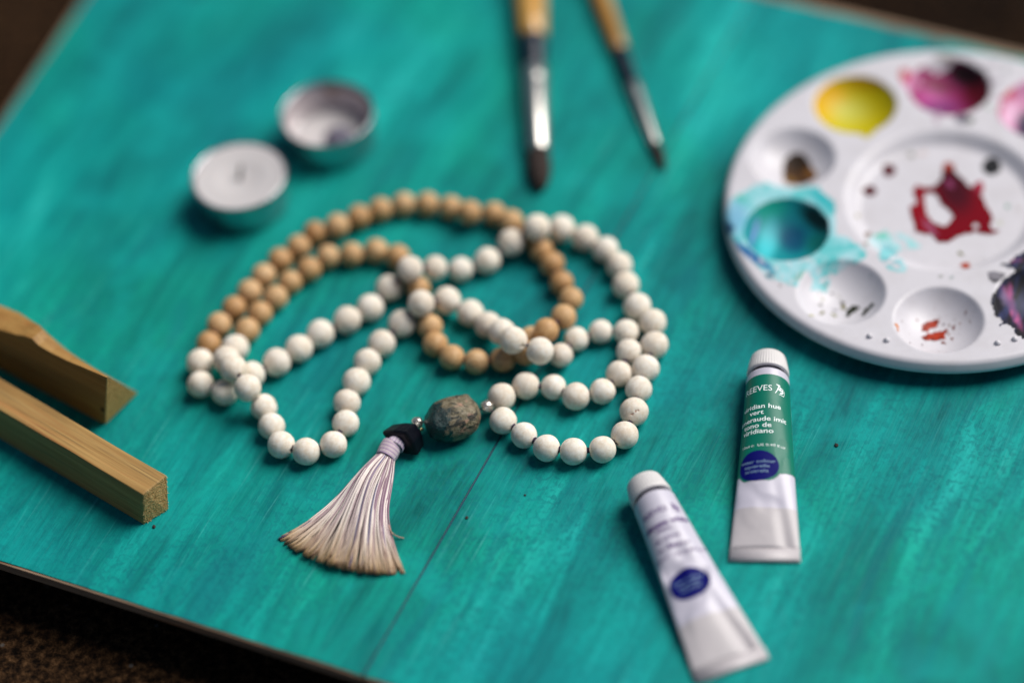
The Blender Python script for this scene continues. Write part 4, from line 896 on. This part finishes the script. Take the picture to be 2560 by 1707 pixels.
earth = sm.mix(earth, (.34, .18, .12), sm.ramp(sm.noise(vv, 2.9, 3, .5), [(.55, (0, 0, 0)), (.66, (.75,) * 3)]))
earth = sm.mix(earth, (.012, .014, .010), sm.ramp(f3, [(.50, (0, 0, 0)), (.60, (.95,) * 3)]))
earth = sm.mix(earth, (.34, .29, .23), sm.math('MULTIPLY', sm.ramp(sep.outputs[1], [(0, (1, 1, 1)), (.05, (1, 1, 1)), (.1, (0, 0, 0))]), 0.0))
glass = sm.ramp(f2, [(.35, (.002, .010, .010)), (.55, (.006, .030, .030)), (.66, (.03, .09, .085)), (.76, (.22, .32, .30))])
msk = sm.ramp(side, [(.0, (0, 0, 0)), (.09, (1, 1, 1))]); sm.color(sm.mix(glass, earth, msk)); sm.roughness(sm.ramp(msk, [(0, (.16,) * 3), (1, (.52,) * 3)])); sm.bump(sm.noise(vv, 9, 5, .7), .0005, .8)
axs = (guru - sp2); axs.z = 0
o = link('stone', bm_mesh('stone', bm), sm.m, neck); o.matrix_local = Matrix.Translation(local(neck, st)) @ Matrix.Rotation(math.atan2(axs.y, axs.x) + .08, 4, 'Z') @ Matrix.Diagonal((.0103, .0083, .0069, 1))
# black faceted bead
bm = bmesh.new(); R8 = 7; axk = (at(963, 1145, .004) - at(1043, 1056, .0058)); axk.z = 0; axk.normalize()
rings = []
for zz, sc in ((-.0034, .74), (-.0022, .92), (.0026, 1.06), (.0034, .92)):
    ring = []
    for k in range(R8):
        a = 2 * math.pi * k / R8 + .35; rad_ = (.0052, .0066, .0050, .0074, .0050, .0062, .0080)[k] * sc; ring.append(bm.verts.new((rad_ * math.cos(a) * 1.02, rad_ * math.sin(a) * .82, zz + .0013 * math.cos(a * 1 + 2.4))))
    rings.append(ring)
for i in range(3):
    for k in range(R8): bm.faces.new((rings[i][k], rings[i][(k + 1) % R8], rings[i + 1][(k + 1) % R8], rings[i + 1][k]))
bm.faces.new(rings[0][::-1]); bm.faces.new(rings[3]); bmesh.ops.bevel(bm, geom=list(bm.edges), offset=.00025, segments=2, affect='EDGES')
bb = Mat('black glass nugget', (.002, .0025, .006), .3); bb.b.inputs['Specular IOR Level'].default_value = .22; bb.bump(bb.noise(bb.coords(), 420, 3, .5), .0003, .5)
o = link('black_bead', bm_mesh('black_bead', bm), bb.m, neck, smooth=False); o.matrix_local = Matrix.Translation(local(neck, blk)) @ frame(axk)
# --- tassel
thr = vcol('silky thread', .42); thr.node_tree.nodes['Principled BSDF'].inputs['Sheen Weight'].default_value = .2
def tubes(name, paths, rad0, cols, ns=6):
    V = []; Fc = []; C = []
    for P, cs in zip(paths, cols):
        n = len(P); base = len(V)
        for i, p in enumerate(P):
            t = (P[min(i + 1, n - 1)] - P[max(i - 1, 0)]).normalized(); x = t.cross(Vector((0, 0, 1)))
            if x.length < 1e-4: x = Vector((1, 0, 0))
            x.normalize(); y = t.cross(x)
            for k in range(ns):
                a = 2 * math.pi * k / ns; q = p + (x * math.cos(a) + y * math.sin(a)) * rad0; q.z = max(q.z, .00003); V.append(local(neck, q)); C.append(cs[i])
        for i in range(n - 1):
            for k in range(ns): Fc.append((base + i * ns + k, base + i * ns + (k + 1) % ns, base + (i + 1) * ns + (k + 1) % ns, base + (i + 1) * ns + k))
        Fc.append(tuple(base + (n - 1) * ns + k for k in range(ns))); Fc.append(tuple(base + k for k in range(ns - 1, -1, -1)))
    me = mesh(name, V, Fc); set_col(me, np.array(C)); return link(name, me, thr, neck)
c5 = lambda L, z: [at(640 + x / 3.357, 960 + y / 3.357, z) for x, y in L]
def resample(P, n):
    Ls = [0]
    for a, b in zip(P, P[1:]): Ls.append(Ls[-1] + (b - a).length)
    out = []
    for i in range(n):
        s = Ls[-1] * i / (n - 1); k = 0
        while k < len(P) - 2 and Ls[k + 1] < s: k += 1
        f_ = (s - Ls[k]) / max(Ls[k + 1] - Ls[k], 1e-9); out.append(P[k].lerp(P[k + 1], f_))
    for _ in range(2): out = [out[0]] + [(out[i - 1] + out[i] * 2 + out[i + 1]) / 4 for i in range(1, n - 1)] + [out[-1]]
    return out
NT = 26
h2 = at(963, 1145, .0046); hd = (h2 - at(987, 1098, .0052)); hd.z = 0; hd.normalize(); hx = Vector((-hd.y, hd.x, 0)); hx = hx if hx.x > 0 else -hx
LB = resample(c5([(1030, 600), (930, 650), (820, 770), (700, 900), (580, 1020), (420, 1140), (270, 1235), (150, 1285)], .002), NT)
RB = resample(c5([(1150, 668), (1152, 740), (1135, 860), (1108, 1010), (1108, 1130), (1135, 1260), (1185, 1420), (1250, 1590)], .002), NT)
paths = []; cols = []
for k in range(320):
    a = rr.random(); lay = rr.random(); a2 = .5 + (a - .5) * (1 - .02 * lay) - (.012 if a < .06 else 0); b = lay * (1 - abs(2 * a - 1) ** 2.2)
    tone = rr.random(); ph = rr.uniform(0, 6); w1 = rr.gauss(0, 1); Lf = 1 + min(0, rr.gauss(-.012, .024)) - .03 * (1 - b); P = []; C = []
    a_end = min(1, max(0, a2 + rr.gauss(0, .035)))
    for i in range(NT):
        t = i / (NT - 1); tt = min(1.0, t * min(Lf, 1)); f_ = tt * (NT - 1); i0 = min(int(f_), NT - 2); fr = f_ - i0
        l = LB[i0].lerp(LB[i0 + 1], fr); r_ = RB[i0].lerp(RB[i0 + 1], fr); aa = a2 + (a_end - a2) * t ** 2 + .016 * math.sin(t * 5 + ph) * t - .0060 * math.sin(a2 * 2 * math.pi * 21 + 1.6 * math.sin(a2 * 17)) * t ** 1.2
        p = l.lerp(r_, min(1, max(0, aa)))
        bulge = .0040 * (1 - abs(2 * aa - 1) ** 2) * t ** 1.5; ext = ((l + r_) / 2 - LB[0].lerp(RB[0], .5)).normalized() if t > .05 else Vector((0, 0, 0)); p = p + ext * bulge * 1.45
        top = .0078 * (1 - t) ** 1.0 + .0052 * min(1, t * 3) * (1 - .25 * t); edge = math.sqrt(max(0, 1 - (2 * aa - 1) ** 2)); top = top * (.25 + .75 * edge) 
        low = .0010 + .0012 * (1 - t) * edge if t > .1 else .0014
        p.z = .0004 + low * (1 - t) * .6 + (top - .0004) * b * .93 + .0003 * math.sin(t * 7 + ph) + .0009 * t * b * math.cos(a2 * 2 * math.pi * 21 + 1.6 * math.sin(a2 * 17))
        w0 = min(1, t / .26); w0 = w0 * w0 * (3 - 2 * w0)
        if w0 < 1:
            S_ = h2 - hd * .0012 + hd * (t * .030) + hx * ((2 * aa - 1) * (.0031 + t * .012)) + Vector((0, 0, (lay - .5) * 2 * .0031 * edge - t * .004)); p = S_.lerp(p, w0)
        P.append(p)
        n_ = .5 + .5 * math.sin(t * 3 + ph); cl = Vector((.84, .76, .70)); cp = Vector((.17, .06, .13)); cb = Vector((.42, .27, .11)); cd = Vector((.16, .07, .03))
        c = cl.lerp(cp, (0.10 + .1 * n_ if tone < .60 else .75 + .25 * n_) * (1 - .15 * b)); c = c.lerp(Vector((.60, .50, .40)), max(0, t - .45) * .8); c = c.lerp(cb, max(0, (t - .62 - .12 * (tone - .5)) / .38) ** 1.3 * .9); c = c.lerp(cd, max(0, (t - .93) / .07) * (.3 + .6 * (tone > .5)))
        if k % 43 == 7: c = c.lerp(Vector((.03, .03, .16)), .9)
        C.append(tuple(c))
    paths.append(P); cols.append(C)
o = tubes('tassel_threads', paths, .00027, cols); o['kind'] = 'stuff'
# loose strand
q = [at(640 + x / 3.357, 960 + y / 3.357, z) for x, y, z in ((1112, 1180, .001), (1135, 1245, .0014), (1180, 1275, .0012), (1215, 1288, .0008), (1240, 1290, .0005))]
tubes('loose_thread', [resample(q, 12)], .00022, [[(.42, .25, .17)] * 12])
# head: gathered loops, then the wrapping
h0 = at(1003, 1085, .0056); h1 = at(987, 1098, .0052); h2 = at(963, 1145, .0046); hd = (h2 - h1).normalized()
wr_top, wr_bot = h1 + hd * .0022, h2; Lw = (wr_bot - wr_top).length
Fh = frame(hd); paths = []; cols = []
def hpt(base, s, ang, r): x = Fh.col[0].xyz; y = Fh.col[1].xyz; return base + hd * s + (x * math.cos(ang) + y * math.sin(ang)) * r
for k in range(46):
    a = 2 * math.pi * k / 46; P = []; C = []
    for i in range(9):
        t = i / 8; r_ = .0012 + (.0031 - .0012) * math.sin(min(1, t * 1.35) * math.pi / 2) ; P.append(hpt(h0, t * ((wr_top - h0).length + .001), a + .25 * t, r_)); C.append((.60, .52, .60) if k % 3 else (.46, .34, .50))
    paths.append(P); cols.append(C)
o = tubes('tassel_head', paths, .00026, cols); o['kind'] = 'stuff'
P = []; C = []; turns = 13; n = turns * 22
for i in range(n):
    t = i / (n - 1); a = 2 * math.pi * turns * t; r_ = .0034 + .0003 * math.sin(math.pi * t); P.append(hpt(wr_top, t * Lw + .0004 * math.sin(a + 1), a, r_)); C.append((.62, .52, .56) if int(t * turns * 1.0) % 3 else (.42, .30, .44))
tubes('wrapping', [P], .00030, [C])
core = lathe_mesh('core', [(0, -.001), (.0026, -.0005), (.0031, 0), (.0033, Lw * .9), (.0, Lw * .95)], 24)
o = link('wrap_core', core, Mat('thread core', (.45, .36, .45), .8).m, neck); o.matrix_local = Matrix.Translation(local(neck, wr_top)) @ Fh

# ================================================================ CRUMBS ON THE BOARD
cm = Mat('dark crumb', (.03, .022, .018), .9).m; bm = bmesh.new(); bmesh.ops.create_icosphere(bm, subdivisions=2, radius=1)
for v in bm.verts: v.co *= 1 + .35 * math.sin(7 * v.co.x + 1) * math.cos(5 * v.co.y)
cme = bm_mesh('crumb', bm); cme.materials.append(cm)
for u, v, s, lab in ((1312.5, 1237, .00033, 'tiny dark crumb on the board left of the white tube cap'), (2091, 1112, .00062, 'largest dark crumb, on the board right of the green tube'), (385, 1316, .00055, 'dark wood crumb just below the sawn end of the stick'), (1167, 1293, .0005, 'faint brown crumb between the tassel and the board joint')):
    o = bpy.data.objects.new('crumb', cme); scene.collection.objects.link(o); p = at(u, v, s * .5); o.location = p; o.scale = (s * 1.3, s, s * .7); o.rotation_euler = (0, 0, u); tag(o, lab, 'crumb', 'crumbs on the painted board')
